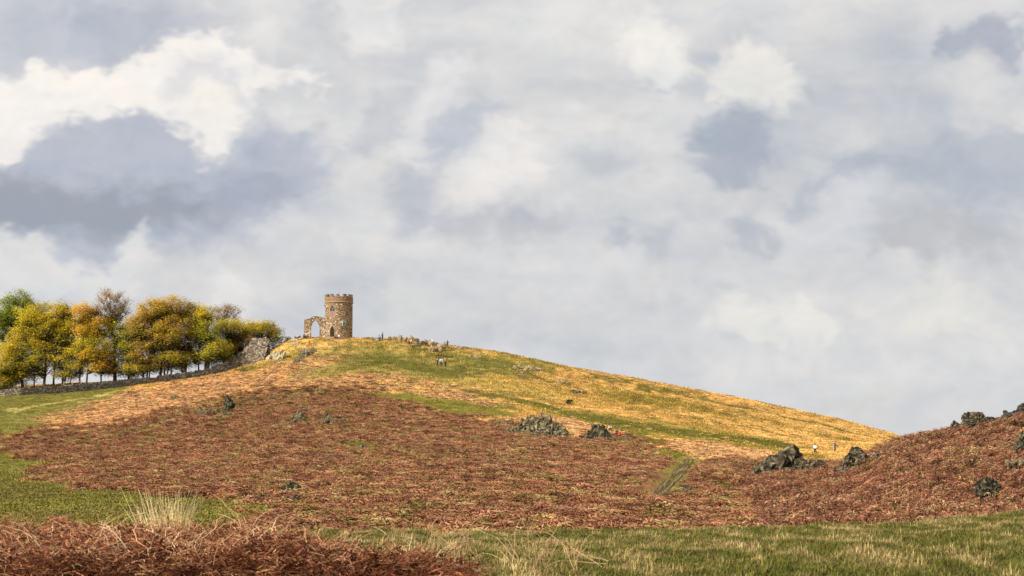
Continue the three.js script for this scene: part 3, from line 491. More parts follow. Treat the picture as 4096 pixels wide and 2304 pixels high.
// ---------------------------------------------------------------- masonry
const STONE = [[.3, .21, .122], [.215, .142, .086], [.37, .262, .14], [.46, .375, .25], [.125, .088, .062], [.3, .175, .1], [.25, .2, .14], [.64, .56, .44]].map((c) => mat(...c, .95));
const SHADEDSTONE = [[.075, .062, .046], [.05, .04, .032], [.12, .1, .07], [.035, .03, .025], [.26, .22, .17]].map((c) => mat(...c, .95));  // stones darkened to carry the shade on the wall front
const RUIN = [[.2, .165, .115], [.29, .25, .19], [.13, .1, .078], [.39, .345, .27], [.1, .075, .06], [.27, .2, .13]].map((c) => mat(...c, .95));
const MORTAR = mat(.085, .06, .04, 1), DARKMORTAR = mat(.03, .025, .02, 1), RUINMORTAR = mat(.04, .03, .025, 1);
const chips = [];                                // rough stone blocks, one metre each way
for (let k = 0; k < 8; k++) {
  const g = new THREE.BoxGeometry(1, 1, 1, 1, 1, 1).toNonIndexed(), r = rngOf(400 + k), p = g.attributes.position, jit = new Map();
  for (let i = 0; i < p.count; i++) { const key = [p.getX(i), p.getY(i), p.getZ(i)].join(); if (!jit.has(key)) jit.set(key, [(r() - .5) * .2, (r() - .5) * .22, (r() - .5) * .25]); const j = jit.get(key); p.setXYZ(i, p.getX(i) * .96 + j[0] * .7, p.getY(i) * .94 + j[1] * .7, p.getZ(i) + j[2]); }
  g.computeVertexNormals(); g.deleteAttribute('uv'); chips.push(g);
}
// stones = list of { m: Matrix4, k: palette index, w: size }; the 300 largest become parts, the rest one joined part
function lay(parent, stones, palette, r) {
  stones.sort((a, b) => b.w - a.w);
  stones.slice(0, 300).forEach((s) => { const m = part('stone', chips[Math.floor(r() * chips.length)], palette[s.k % palette.length], parent); s.m.decompose(m.position, m.quaternion, m.scale); });
  const rest = stones.slice(300), by = palette.map(() => []);
  rest.forEach((s) => by[s.k % palette.length].push(chips[Math.floor(r() * chips.length)].clone().applyMatrix4(s.m)));
  const all = [];
  by.forEach((gs, i) => gs.forEach((g) => { const c = palette[i].color, n = g.attributes.position.count, a = new Float32Array(n * 3); for (let k = 0; k < n; k++) a.set([c.r, c.g, c.b], k * 3); g.setAttribute('color', new THREE.BufferAttribute(a, 3)); all.push(g); }));
  if (all.length) part('stonework', mergeGeometries(all), VCOL, parent).userData.kind = 'stuff';
}
const inPoly = (poly, x, y) => { let c = false; for (let i = 0, j = poly.length - 1; i < poly.length; j = i++) { const [ax, ay] = poly[i], [bx, by] = poly[j]; if ((ay > y) !== (by > y) && x < (bx - ax) * (y - ay) / (by - ay) + ax) c = !c; } return c; };
function faceStones(poly, holes, z, depth, r, h0, h1, l0, l1, pick) {       // courses of stones over an upright outline
  const out = [], xs = poly.map((q) => q[0]), ys = poly.map((q) => q[1]), x0 = Math.min(...xs), x1 = Math.max(...xs), y0 = Math.min(...ys), y1 = Math.max(...ys);
  for (let y = y0; y < y1;) {
    const h = lerp(h0, h1, r());
    for (let x = x0 - r() * l1; x < x1;) {
      const l = lerp(l0, l1, r() * r()), cx = x + l / 2, cy = y + h / 2 + (r() - .5) * .05;
      if (inPoly(poly, cx, cy) && !holes.some((q) => inPoly(q, cx - l * .32, cy) || inPoly(q, cx + l * .32, cy))) out.push({ m: new THREE.Matrix4().compose(V(cx, cy, z + (r() - .5) * .08), new THREE.Quaternion().setFromEuler(new THREE.Euler((r() - .5) * .08, (r() - .5) * .12, (r() - .5) * .12)), V(l, h * (.9 + .2 * r()), depth)), k: pick(cx, cy, r), w: l * h });
      x += l;
    }
    y += h;
  }
  return out;
}
const shapeOf = (poly, holes = []) => { const s = new THREE.Shape(poly.map((q) => new THREE.Vector2(...q))); holes.forEach((h) => s.holes.push(new THREE.Path(h.map((q) => new THREE.Vector2(...q))))); return s; };
const pointed = (x0, x1, y0, ys, ya, n = 7) => {   // outline of a two-centred pointed arch
  const w = x1 - x0, k = (ya - ys) / (w * Math.sin(Math.PI / 3)), L = [], R = [];
  for (let i = 0; i <= n; i++) { const t = i / n * Math.PI / 3; L.push([x1 - w * Math.cos(t), ys + w * Math.sin(t) * k]); if (i < n) R.unshift([x0 + w * Math.cos(t), ys + w * Math.sin(t) * k]); }
  return [[x0, y0], ...L, ...R, [x1, y0]];
};
const TD = 430, TPX = 338.6, TR = 3.12;           // the tower's distance, bearing and radius
const [tx, , tz] = at(TPX, 338, TD), TY = ground(tx, tz) - .12;
{
  const t = thing('stone_tower', 'round battlemented rubble stone tower on top of the hill', 'tower', [tx, TY, tz], Math.atan2(tx, TD) * -1);
  const r = rngOf(11);
  part('wall', new THREE.CylinderGeometry(TR - .24, TR - .18, 9.1, 64), MORTAR, t).position.y = 4.5;
  // openings: bearing in radians from the viewer, half width, sill, spring, crown
  const open = [{ a: -.49, w: .64, y0: 4.75, y1: 6.55, y2: 7.3 }, { a: 1.035, w: .62, y0: 4.75, y1: 6.5, y2: 7.25 }, { a: -.485, w: .56, y0: 0, y1: 1.75, y2: 2.5 }];
  const blocked = (a, y) => open.some((o) => { const u = Math.abs(a - o.a) * TR; if (y < o.y0 || y > o.y2 || u > o.w) return false; return y < o.y1 || u < o.w * Math.sqrt(clamp((o.y2 - y) / (o.y2 - o.y1))); });
  const stones = [], put = (a, y, l, h, rad, k, dep = .34, roll = 0) => stones.push({ m: new THREE.Matrix4().compose(V(Math.sin(a) * rad, y, Math.cos(a) * rad), new THREE.Quaternion().setFromEuler(new THREE.Euler((r() - .5) * .06, a, roll, 'YXZ')), V(l, h, dep)), k, w: (Math.cos(a) > 0 ? 1 : 0) + l * h });
  for (let y = 0; y < 8;) {
    const h = .15 + .11 * r();
    for (let a = -Math.PI + r() * .1; a < Math.PI;) {
      const l = .2 + .34 * r() * r() + .04, da = l / TR, ac = a + da / 2, yc = y + h / 2 + (r() - .5) * .04;
      if (Math.cos(ac) > -.25 || r() < .9) if (!blocked(ac - da * .3, yc) && !blocked(ac + da * .3, yc)) {
        const u = r(), pale = yc < 4.2 && ac < -.5 ? .2 : .06;
        put(ac, yc, l * .97, h, TR - .2 + (r() - .5) * .055, u < pale ? 7 : u < pale + .22 ? 2 : u < pale + .4 ? 0 : u < pale + .55 ? 1 : u < pale + .66 ? 6 : u < pale + .78 ? 4 : u < pale + .86 ? 3 : 5, .36, (r() - .5) * .1);
      }
      a += da;
    }
    y += h;
  }
  for (let y = 8.28; y < 9.14;) { const h = .18 + .05 * r(); for (let a = -Math.PI; a < Math.PI;) { const l = .28 + .3 * r(), da = l / TR; put(a + da / 2, y + h / 2, l, h, TR - .12 + (r() - .5) * .04, r() < .5 ? 5 : r() < .5 ? 1 : 0, .36); a += da; } y += h; }
  for (const o of open) {                         // dressed stones round each opening
    for (let y = o.y0 + .1; y < o.y1; y += .27) for (const sd of [-1, 1]) put(o.a + sd * (o.w + .12) / TR, y + .12, .24, .25, TR - .15, 2);
    for (let q = 0; q <= 6; q++) for (const sd of [-1, 1]) { const f = q / 6, u = (o.w + .1) * Math.sqrt(1 - f); put(o.a + sd * u / TR, lerp(o.y1, o.y2 + .12, f) + .05, .22, .26, TR - .14, q % 2 ? 2 : 0, .36, sd * .8 * (1 - f)); }
    if (o.y0 > 1) for (let q = -2; q <= 2; q++) put(o.a + q * .28 / TR, o.y0 - .09, .28, .15, TR - .1, 3);
  }
  lay(t, stones, STONE, r);
  const ring = (r0, r1, y0, y1) => new THREE.LatheGeometry([[r0, y0], [r1 - .05, y0], [r1, y0 + .07], [r1, y1 - .06], [r1 - .04, y1], [r0, y1], [r0, y0]].map((q) => new THREE.Vector2(...q)), 72);
  part('cornice', ring(TR - .3, TR + .17, 7.98, 8.27), mat(.31, .235, .165), t);
  part('parapet', ring(TR - .5, TR - .12, 8.27, 9.16), MORTAR, t);
  for (let k = 0; k < 12; k++) {                  // battlements, each capped with a sloping slab
    const a = -.07 + k * Math.PI / 6, w = .8, g = new THREE.Group(); g.name = 'merlon'; t.add(g);
    g.position.set(Math.sin(a) * (TR - .2), 9.15, Math.cos(a) * (TR - .2)); g.rotation.y = a;
    for (let row = 0; row < 3; row++) for (let q = 0; q < 2; q++) { const s = part('stone', chips[(k + q + row * 3) % 8], STONE[[5, 1, 0, 4, 6][(k * 3 + q * 2 + row) % 5]], g); s.position.set((q - .5) * w * (.5 + .06 * (row ? -1 : 1)), .12 + row * .22, 0); s.scale.set(w * .5, .22, .44); }
    const cap = part('coping', chips[k % 8], STONE[k % 3 ? 4 : 1], g); cap.position.set(0, .72, .01); cap.scale.set(w * 1.06, .12, .52); cap.rotation.x = .12;
  }
  part('plinth', ring(TR - .5, TR + .1, -.25, .22), mat(.25, .18, .12), t);
  for (const o of open.slice(0, 2)) {             // windows: shuttered below, traceried glass above
    const g = new THREE.Group(); g.name = 'window'; g.position.set(Math.sin(o.a) * (TR - .19), 0, Math.cos(o.a) * (TR - .19)); g.rotation.y = o.a; t.add(g);
    const W = o.w - .03, pane = pointed(-W, W, o.y0 + 1.25, o.y1 - .1, o.y2 - .02);
    part('pane', new THREE.ExtrudeGeometry(shapeOf(pane), { depth: .03, bevelEnabled: false }), mat(.05, .058, .075, .2), g);
    const bars = new MB(), B = (pts, w) => bars.tube(pts, pts.map(() => w), 4, [.42, .3, .2]);
    B([[-W, o.y0 + 1.2, .06], [W, o.y0 + 1.2, .06]], .05); B([[0, o.y0 + 1.2, .06], [0, o.y1 - .15, .06], [-W * .5, o.y2 - .3, .06]], .04); B([[0, o.y1 - .15, .06], [W * .5, o.y2 - .3, .06]], .04);
    for (const sd of [-1, 1]) B([[sd * W, o.y0, .06], [sd * W, o.y1 - .05, .06], [sd * W * .72, lerp(o.y1, o.y2, .65), .06], [0, o.y2 - .04, .06]], .045);
    part('frame', bars.geo(), VCOL, g);
    for (const sd of [-1, 1]) { const s = part('shutter', new THREE.BoxGeometry(W * .92, 1.14, .05), mat(.27, .165, .145), g); s.position.set(sd * W * .49, o.y0 + .6, .05); }
  }
  { const o = open[2], g = new THREE.Group(); g.name = 'door'; g.position.set(Math.sin(o.a) * (TR - .2), 0, Math.cos(o.a) * (TR - .2)); g.rotation.y = o.a; t.add(g);
    part('door_leaf', new THREE.ExtrudeGeometry(shapeOf(pointed(-o.w, o.w, .1, o.y1 - .05, o.y2)), { depth: .05, bevelEnabled: false }), mat(.014, .009, .008, .9), g);
    for (let q = -2; q <= 2; q++) { const s = part('plank', new THREE.BoxGeometry(.19, 1.55, .03), mat(.02 + .006 * (q & 1), .012, .009, .9), g); s.position.set(q * .205, .92, .07); } }
  { const a = .39, g = new THREE.Group(); g.name = 'plaque'; g.position.set(Math.sin(a) * (TR + .05), 3.18, Math.cos(a) * (TR + .05)); g.rotation.y = a; t.add(g);
    part('plaque_frame', new THREE.BoxGeometry(.82, 1.0, .08), mat(.66, .7, .64), g);
    const cv = document.createElement('canvas'); cv.width = cv.height = 128; const x = cv.getContext('2d'); x.fillStyle = '#17795f'; x.fillRect(0, 0, 128, 128); const pr = rngOf(8); for (let i = 0; i < 90; i++) { x.fillStyle = ['#2f9478', '#0e5a48', '#4fae90', '#126b52'][Math.floor(pr() * 4)]; x.fillRect(pr() * 128, pr() * 128, 6 + pr() * 16, 4 + pr() * 9); }
    const tex = new THREE.CanvasTexture(cv); tex.colorSpace = THREE.SRGBColorSpace;
    part('plaque_face', new THREE.BoxGeometry(.68, .86, .05), new THREE.MeshStandardMaterial({ map: tex, roughness: .55 }), g).position.z = .05; }
  { const s = part('water_spout', new THREE.BoxGeometry(.24, .18, .5), STONE[4], t); s.position.set(-TR - .02, 7.45, .1); s.rotation.y = Math.PI / 2; }
}
{ // mast with weather instruments on the tower roof
  const t = thing('weather_mast', 'thin metal mast with white weather instruments on the tower roof', 'mast', [tx + .15, TY + 9.05, tz - .6]), metal = mat(.33, .34, .36, .45, { metalness: .6 }), white = mat(.75, .76, .78, .4);
  part('pole', new THREE.CylinderGeometry(.028, .042, 2.6, 8), metal, t).position.y = 1.3;
  const bar = part('crossbar', new THREE.CylinderGeometry(.025, .025, 1.1, 6), metal, t); bar.position.y = 1.0; bar.rotation.z = Math.PI / 2 - .1;
  const body = part('housing', new THREE.CapsuleGeometry(.13, .34, 4, 10), white, t); body.position.set(-.34, .92, .05); body.rotation.z = 1.1;
  for (let k = 0; k < 4; k++) { const v = part('vane', new THREE.BoxGeometry(.035, .5, .05), white, t); v.position.set(.14, 1.06, .08); v.rotation.z = k * Math.PI / 4 + .2; }
  part('disc', new THREE.CylinderGeometry(.11, .16, .12, 12), white, t).position.set(.03, .72, .05);
}
{ // ruined archway joined to the tower
  const [ax, , az] = [tx, 0, tz + .4], t = thing('stone_archway', 'ruined rubble wall with an open pointed archway beside the tower', 'archway', [ax, TY - .1, az], -Math.atan2(tx, TD)), r = rngOf(21);
  const poly = [[-7.85, -.3], [-7.78, 1.4], [-7.7, 4.2], [-6.9, 4.36], [-6.3, 4.62], [-5.75, 4.98], [-5.0, 5.0], [-4.2, 4.9], [-2.95, 4.72], [-2.95, -.3]], hole = pointed(-6.16, -4.26, -.31, 2.35, 4.2, 8);
  part('wall', new THREE.ExtrudeGeometry(shapeOf([...poly.slice(0, 1), ...poly.slice(1)], [hole.map((q) => [q[0], Math.max(q[1], -.29)])]), { depth: .62, bevelEnabled: false }).translate(0, 0, -.42), MORTAR, t);
  const wide = hole.map((q) => [q[0], q[1]]), stones = faceStones(poly, [wide], .16, .26, r, .16, .27, .2, .5, (x, y, q) => { const u = q(), p = y < 2 ? .2 : .06; return u < p ? 7 : u < p + .2 ? 3 : u < p + .38 ? 0 : u < p + .5 ? 1 : u < p + .6 ? 5 : u < p + .72 ? 2 : 4; });
  for (let i = 0; i < hole.length - 1; i++) { const [x0, y0] = hole[i], [x1, y1] = hole[i + 1], n = Math.max(1, Math.round(Math.hypot(x1 - x0, y1 - y0) / .3)); for (let k = 0; k < n; k++) { const f = (k + .5) / n, x = lerp(x0, x1, f), y = lerp(y0, y1, f), a = Math.atan2(y1 - y0, x1 - x0), nx = Math.cos(a + Math.PI / 2), ny = Math.sin(a + Math.PI / 2); stones.push({ m: new THREE.Matrix4().compose(V(x + nx * .1, y + ny * .1, -.1), new THREE.Quaternion().setFromEuler(new THREE.Euler(0, 0, a)), V(.3, .2, .66)), k: k % 2 ? 4 : 0, w: 9 }); } }
  lay(t, stones, STONE, r);
  // rough coping following the broken top
  for (let i = 2; i < poly.length - 3; i++) { const [x0, y0] = poly[i], [x1, y1] = poly[i + 1], n = Math.ceil(Math.hypot(x1 - x0, y1 - y0) / .5); for (let k = 0; k < n; k++) { const f = (k + .5) / n, s = part('coping', chips[(i + k) % 8], STONE[(i + k) % 2 ? 4 : 1], t); s.position.set(lerp(x0, x1, f), lerp(y0, y1, f) + .03, -.1); s.scale.set(.56, .1, .7); s.rotation.z = Math.atan2(y1 - y0, x1 - x0); } }
}
// upright outline surveyed through the view (4096 wide) at one distance, turned into metres about its foot
function surveyed(pts, d) { const o = at(pts[0][0] / 4, pts[0][1] / 4, d); return { o, poly: pts.map(([x, y]) => { const q = at(x / 4, y / 4, d); return [q[0] - o[0], q[1] - o[1]]; }) }; }
{
  const d = 416, { o, poly } = surveyed([[919, 1490], [917, 1450], [922, 1446], [928, 1436], [950, 1424], [956, 1409], [974, 1404], [979, 1386], [994, 1384], [1006, 1355], [1019, 1350], [1040, 1353], [1060, 1349], [1077, 1356], [1079, 1400], [1064, 1436], [1020, 1456], [986, 1470], [946, 1488]], d), r = rngOf(51);
  const t = thing('ruined_wall', 'tall ruined stone wall stepping down the slope left of the tower', 'wall', o), low = poly.map(([x, y], i) => i === 0 || i > 13 ? [x, y - 1.2] : [x, y]);
  part('wall_core', new THREE.ExtrudeGeometry(shapeOf(low), { depth: .7, bevelEnabled: false }).translate(0, 0, -.75), RUINMORTAR, t);
  const pick = (x, y, q) => { const u = q(); return u < .26 ? 1 : u < .5 ? 0 : u < .64 ? 3 : u < .8 ? 2 : u < .9 ? 4 : 5; };
  const stones = faceStones(low, [], -.02, .3, r, .2, .34, .3, .75, pick);
  // the lower front skin of the wall, a step in front
  const f = surveyed([[919, 1490], [920, 1448], [938, 1437], [954, 1434], [961, 1425], [980, 1421], [987, 1412], [1012, 1399], [1024, 1377], [1050, 1372], [1070, 1371], [1072, 1404], [1056, 1444], [1020, 1458], [986, 1472], [946, 1489]], d).poly.map(([x, y], i) => i === 0 || i > 12 ? [x, y - 1.2] : [x, y]);
  part('wall_skin', new THREE.ExtrudeGeometry(shapeOf(f), { depth: .45, bevelEnabled: false }).translate(0, 0, .16), RUINMORTAR, t);
  stones.push(...faceStones(f, [], .62, .26, r, .2, .34, .3, .75, pick).map((s) => ({ ...s, w: s.w + 1 })));
  lay(t, stones, RUIN, r);
}
{ // long low field wall in front of the trees
  const r = rngOf(61), t = thing('field_wall', 'long low dry stone wall darkened for shade along the foot of the trees', 'wall', [0, 0, 0]), stones = [], core = new MB();
  let prev = null;
  const line = []; for (let px = -14; px <= 230; px += 1.5) { const d = lerp(404, 411, px / 230), q = at(px, 300, d); line.push([q[0], ground(q[0], -d), -d, px]); }
  for (let i = 0; i < line.length - 1; i++) {
    const [x0, y0, z0, px] = line[i], [x1, y1, z1] = line[i + 1], L = Math.hypot(x1 - x0, z1 - z0), H = (px > 198 ? 1.2 + .6 * sstep(198, 226, px) : 1.22) * (.9 + .2 * r()) * (px > 150 && px < 158 ? .6 : 1);
    core.quad([x0, y0 - .5, z0 + .2], [x1, y1 - .5, z1 + .2], [x1, y1 + H - .15, z1 + .1], [x0, y0 + H - .15, z0 + .1], [1, 1, 1]); core.quad([x0, y0 + H - .15, z0 + .1], [x1, y1 + H - .15, z1 + .1], [x1, y1 + H - .15, z1 - .4], [x0, y0 + H - .15, z0 - .4], [1, 1, 1]); core.quad([x0, y0 - .5, z0 - .5], [x0, y0 + H - .15, z0 - .4], [x1, y1 + H - .15, z1 - .4], [x1, y1 - .5, z1 - .5], [1, 1, 1]);
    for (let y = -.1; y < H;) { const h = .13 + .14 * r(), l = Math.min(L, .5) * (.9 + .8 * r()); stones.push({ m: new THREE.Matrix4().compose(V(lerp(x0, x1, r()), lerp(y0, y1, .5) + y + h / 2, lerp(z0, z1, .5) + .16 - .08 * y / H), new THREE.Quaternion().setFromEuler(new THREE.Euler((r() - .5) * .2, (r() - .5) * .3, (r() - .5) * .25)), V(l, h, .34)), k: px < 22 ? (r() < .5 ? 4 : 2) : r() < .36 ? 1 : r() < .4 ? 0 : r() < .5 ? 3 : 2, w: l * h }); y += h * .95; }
    { const h = .3 + .16 * r(); stones.push({ m: new THREE.Matrix4().compose(V((x0 + x1) / 2, y0 + H + h * .3, z0 - .08), new THREE.Quaternion().setFromEuler(new THREE.Euler((r() - .5) * .3, (r() - .5) * .4, (r() - .5) * .5)), V(.26 + .2 * r(), h, .5)), k: r() < .3 ? 2 : 1, w: 2 }); }
  }
  part('wall_core', core.geo(), DARKMORTAR, t); lay(t, stones, SHADEDSTONE, r);
}
{ // crumbling wall on the near skyline at the right
  const r = rngOf(71), t = thing('field_wall', 'tumbled dark stone wall along the skyline at the far right', 'wall', [0, 0, 0]), stones = [];
  for (let px = 985; px < 1062; px += .8) {
    const d = lerp(178, 171, (px - 985) / 80), q = at(px, 400, d), y = ground(q[0], -d), H = .55 + .25 * noise(px * .13, 2, 1) + (px > 1004 && px < 1014 ? .45 : 0) + (px > 1018 ? .5 : 0);
    for (let h0 = -.15; h0 < H;) { const h = .1 + .13 * r(), l = .18 + .26 * r(); stones.push({ m: new THREE.Matrix4().compose(V(q[0] + (r() - .5) * .2, y + h0 + h / 2, -d + (r() - .5) * .5), new THREE.Quaternion().setFromEuler(new THREE.Euler((r() - .5) * .8, r() * 3, (r() - .5) * .9)), V(l, h, .3)), k: r() < .5 ? 1 : r() < .5 ? 0 : 3, w: l * h }); h0 += h * .9; }
  }
  lay(t, stones, SHADEDSTONE, r);
}

// ---------------------------------------------------------------- trees
const FOLIAGE = new THREE.MeshPhysicalMaterial({ vertexColors: true, roughness: 1, specularIntensity: .2, transmission: .45, thickness: 0, side: THREE.DoubleSide });
const BARK = mat(.085, .065, .048, .95);
const PAL = {
  green: [[.25, .29, .018], [.34, .34, .022], [.18, .22, .015]], olive: [[.52, .41, .024], [.6, .48, .03], [.4, .34, .022]], orange: [[.66, .4, .022], [.64, .45, .028], [.5, .33, .02]],
  brown: [[.53, .38, .04], [.6, .44, .046], [.44, .3, .034]], yellow: [[.64, .5, .028], [.57, .48, .028], [.44, .39, .024]], twig: [[.5, .37, .14], [.42, .31, .13], [.55, .42, .12]], lime: [[.48, .44, .03], [.54, .49, .034], [.38, .36, .026]],
};
const GROVE = 'trees standing together behind the field wall';
// trunk x and thickness, distance, crown lobes [x, y, rx, ry, palette, leaves] in the view 4096 wide
const TREES = [
  ['large green tree at the left edge behind the golden ones', 18, 1.0, 431, [[80, 1258, 112, 100, 'green', 6800], [10, 1330, 90, 120, 'green', 4600]]],
  ['broad olive gold tree at the far left end of the wall', 92, .75, 417, [[40, 1450, 85, 95, 'olive', 3400], [105, 1390, 95, 105, 'olive', 3800], [20, 1520, 66, 56, 'olive', 2000], [95, 1500, 60, 40, 'olive', 1100]]],
  ['thin trunked tree between two broad gold trees at the left', 137, .32, 420, [[140, 1330, 70, 80, 'olive', 1800]]],
  ['gold tree with a low bough arching to the left over the wall', 178, .72, 416, [[190, 1300, 95, 95, 'olive', 3800], [160, 1425, 85, 95, 'olive', 3400], [120, 1275, 70, 60, 'yellow', 1400]]],
  ['rounded gold tree with one straight dark trunk, fifth from left', 215, .5, 417, [[245, 1265, 62, 62, 'olive', 2300], [240, 1370, 66, 80, 'olive', 2300]]],
  ['forked dark trunk tree with thin yellow lower leaves', 250, .6, 415, [[270, 1330, 55, 75, 'yellow', 1500], [262, 1440, 62, 60, 'olive', 1400], [262, 1500, 50, 26, 'olive', 700]]],
  ['slim far tree glimpsed between trunks left of the orange tree', 283, .3, 428, [[290, 1430, 45, 60, 'olive', 900]]],
  ['bright orange tree whose crown tops the middle left gap', 319, .5, 414, [[340, 1262, 56, 58, 'orange', 2300], [345, 1330, 62, 60, 'orange', 1700], [315, 1400, 52, 50, 'yellow', 1200], [318, 1470, 52, 32, 'olive', 800]]],
  ['orange tree with long low boughs reaching right', 345, .52, 413, [[385, 1425, 82, 44, 'orange', 2100], [360, 1365, 66, 66, 'yellow', 1500], [395, 1310, 46, 50, 'orange', 900]]],
  ['small orange tree with a short stout trunk before the tall one', 404, .45, 412, [[415, 1470, 52, 36, 'orange', 1200], [395, 1400, 60, 50, 'yellow', 1200]]],
  ['tallest tree, with a bare twiggy brown top and green lower leaves', 459, .85, 415, [[438, 1228, 88, 74, 'twig', 2500], [462, 1325, 70, 80, 'lime', 2300], [480, 1430, 66, 50, 'lime', 1200], [450, 1480, 48, 26, 'lime', 600]]],
  ['low olive tree with a leaning trunk right of the tallest tree', 514, .55, 414, [[515, 1385, 58, 76, 'lime', 1800], [545, 1330, 40, 50, 'olive', 800], [530, 1480, 62, 38, 'olive', 1000]]],
  ['brown gold tree at the left side of the broad brown crown', 573, .55, 413, [[570, 1300, 62, 80, 'brown', 2400], [565, 1420, 62, 60, 'brown', 1900], [575, 1475, 56, 26, 'olive', 700]]],
  ['brown tree with a slanting trunk beside a straight one', 589, .42, 413, [[630, 1245, 75, 52, 'brown', 2200], [620, 1360, 66, 75, 'brown', 2000]]],
  ['broad brown gold tree forming the top of the middle crown', 640, .6, 415, [[690, 1238, 98, 52, 'brown', 3000], [650, 1330, 85, 90, 'olive', 2400], [640, 1450, 66, 50, 'brown', 1500]]],
  ['brown leaved tree with three slim trunks near the wall', 682, .5, 413, [[700, 1330, 85, 95, 'brown', 2900], [695, 1440, 66, 52, 'olive', 1500]]],
  ['dark shaded tree with twin trunks right of the brown crown', 727, .55, 414, [[745, 1345, 58, 85, 'brown', 1900], [735, 1435, 54, 48, 'olive', 1100]]],
  ['slim dark tree between the brown crown and the yellow green tree', 744, .42, 416, [[760, 1270, 48, 60, 'brown', 1100]]],
  ['yellow green tree with a narrow top right of the brown crown', 792, .4, 415, [[812, 1268, 54, 50, 'yellow', 1900], [795, 1345, 48, 55, 'lime', 1300], [785, 1420, 42, 40, 'olive', 800]]],
  ['tree with a thick dark forked trunk left of the ruined wall', 822, .85, 414, [[832, 1330, 58, 62, 'lime', 1700], [870, 1400, 60, 60, 'yellow', 1400], [830, 1430, 60, 44, 'lime', 1100]]],
  ['bare twiggy grey brown tree behind the yellow trees near the ruined wall', 905, .45, 430, [[912, 1264, 58, 50, 'twig', 1700]]],
  ['yellow tree spreading over the top of the ruined wall', 890, .5, 422, [[925, 1325, 72, 46, 'yellow', 2300], [905, 1385, 56, 50, 'yellow', 1400]]],
  ['orange tree low against the left side of the ruined wall', 948, .45, 424, [[965, 1372, 66, 40, 'orange', 2000], [915, 1430, 52, 34, 'orange', 1100]]],
  ['thin olive tree behind the top of the ruined wall', 1040, .4, 428, [[1050, 1322, 62, 42, 'olive', 1400], [1096, 1345, 34, 46, 'olive', 900], [1000, 1320, 46, 40, 'olive', 1100]]],
];
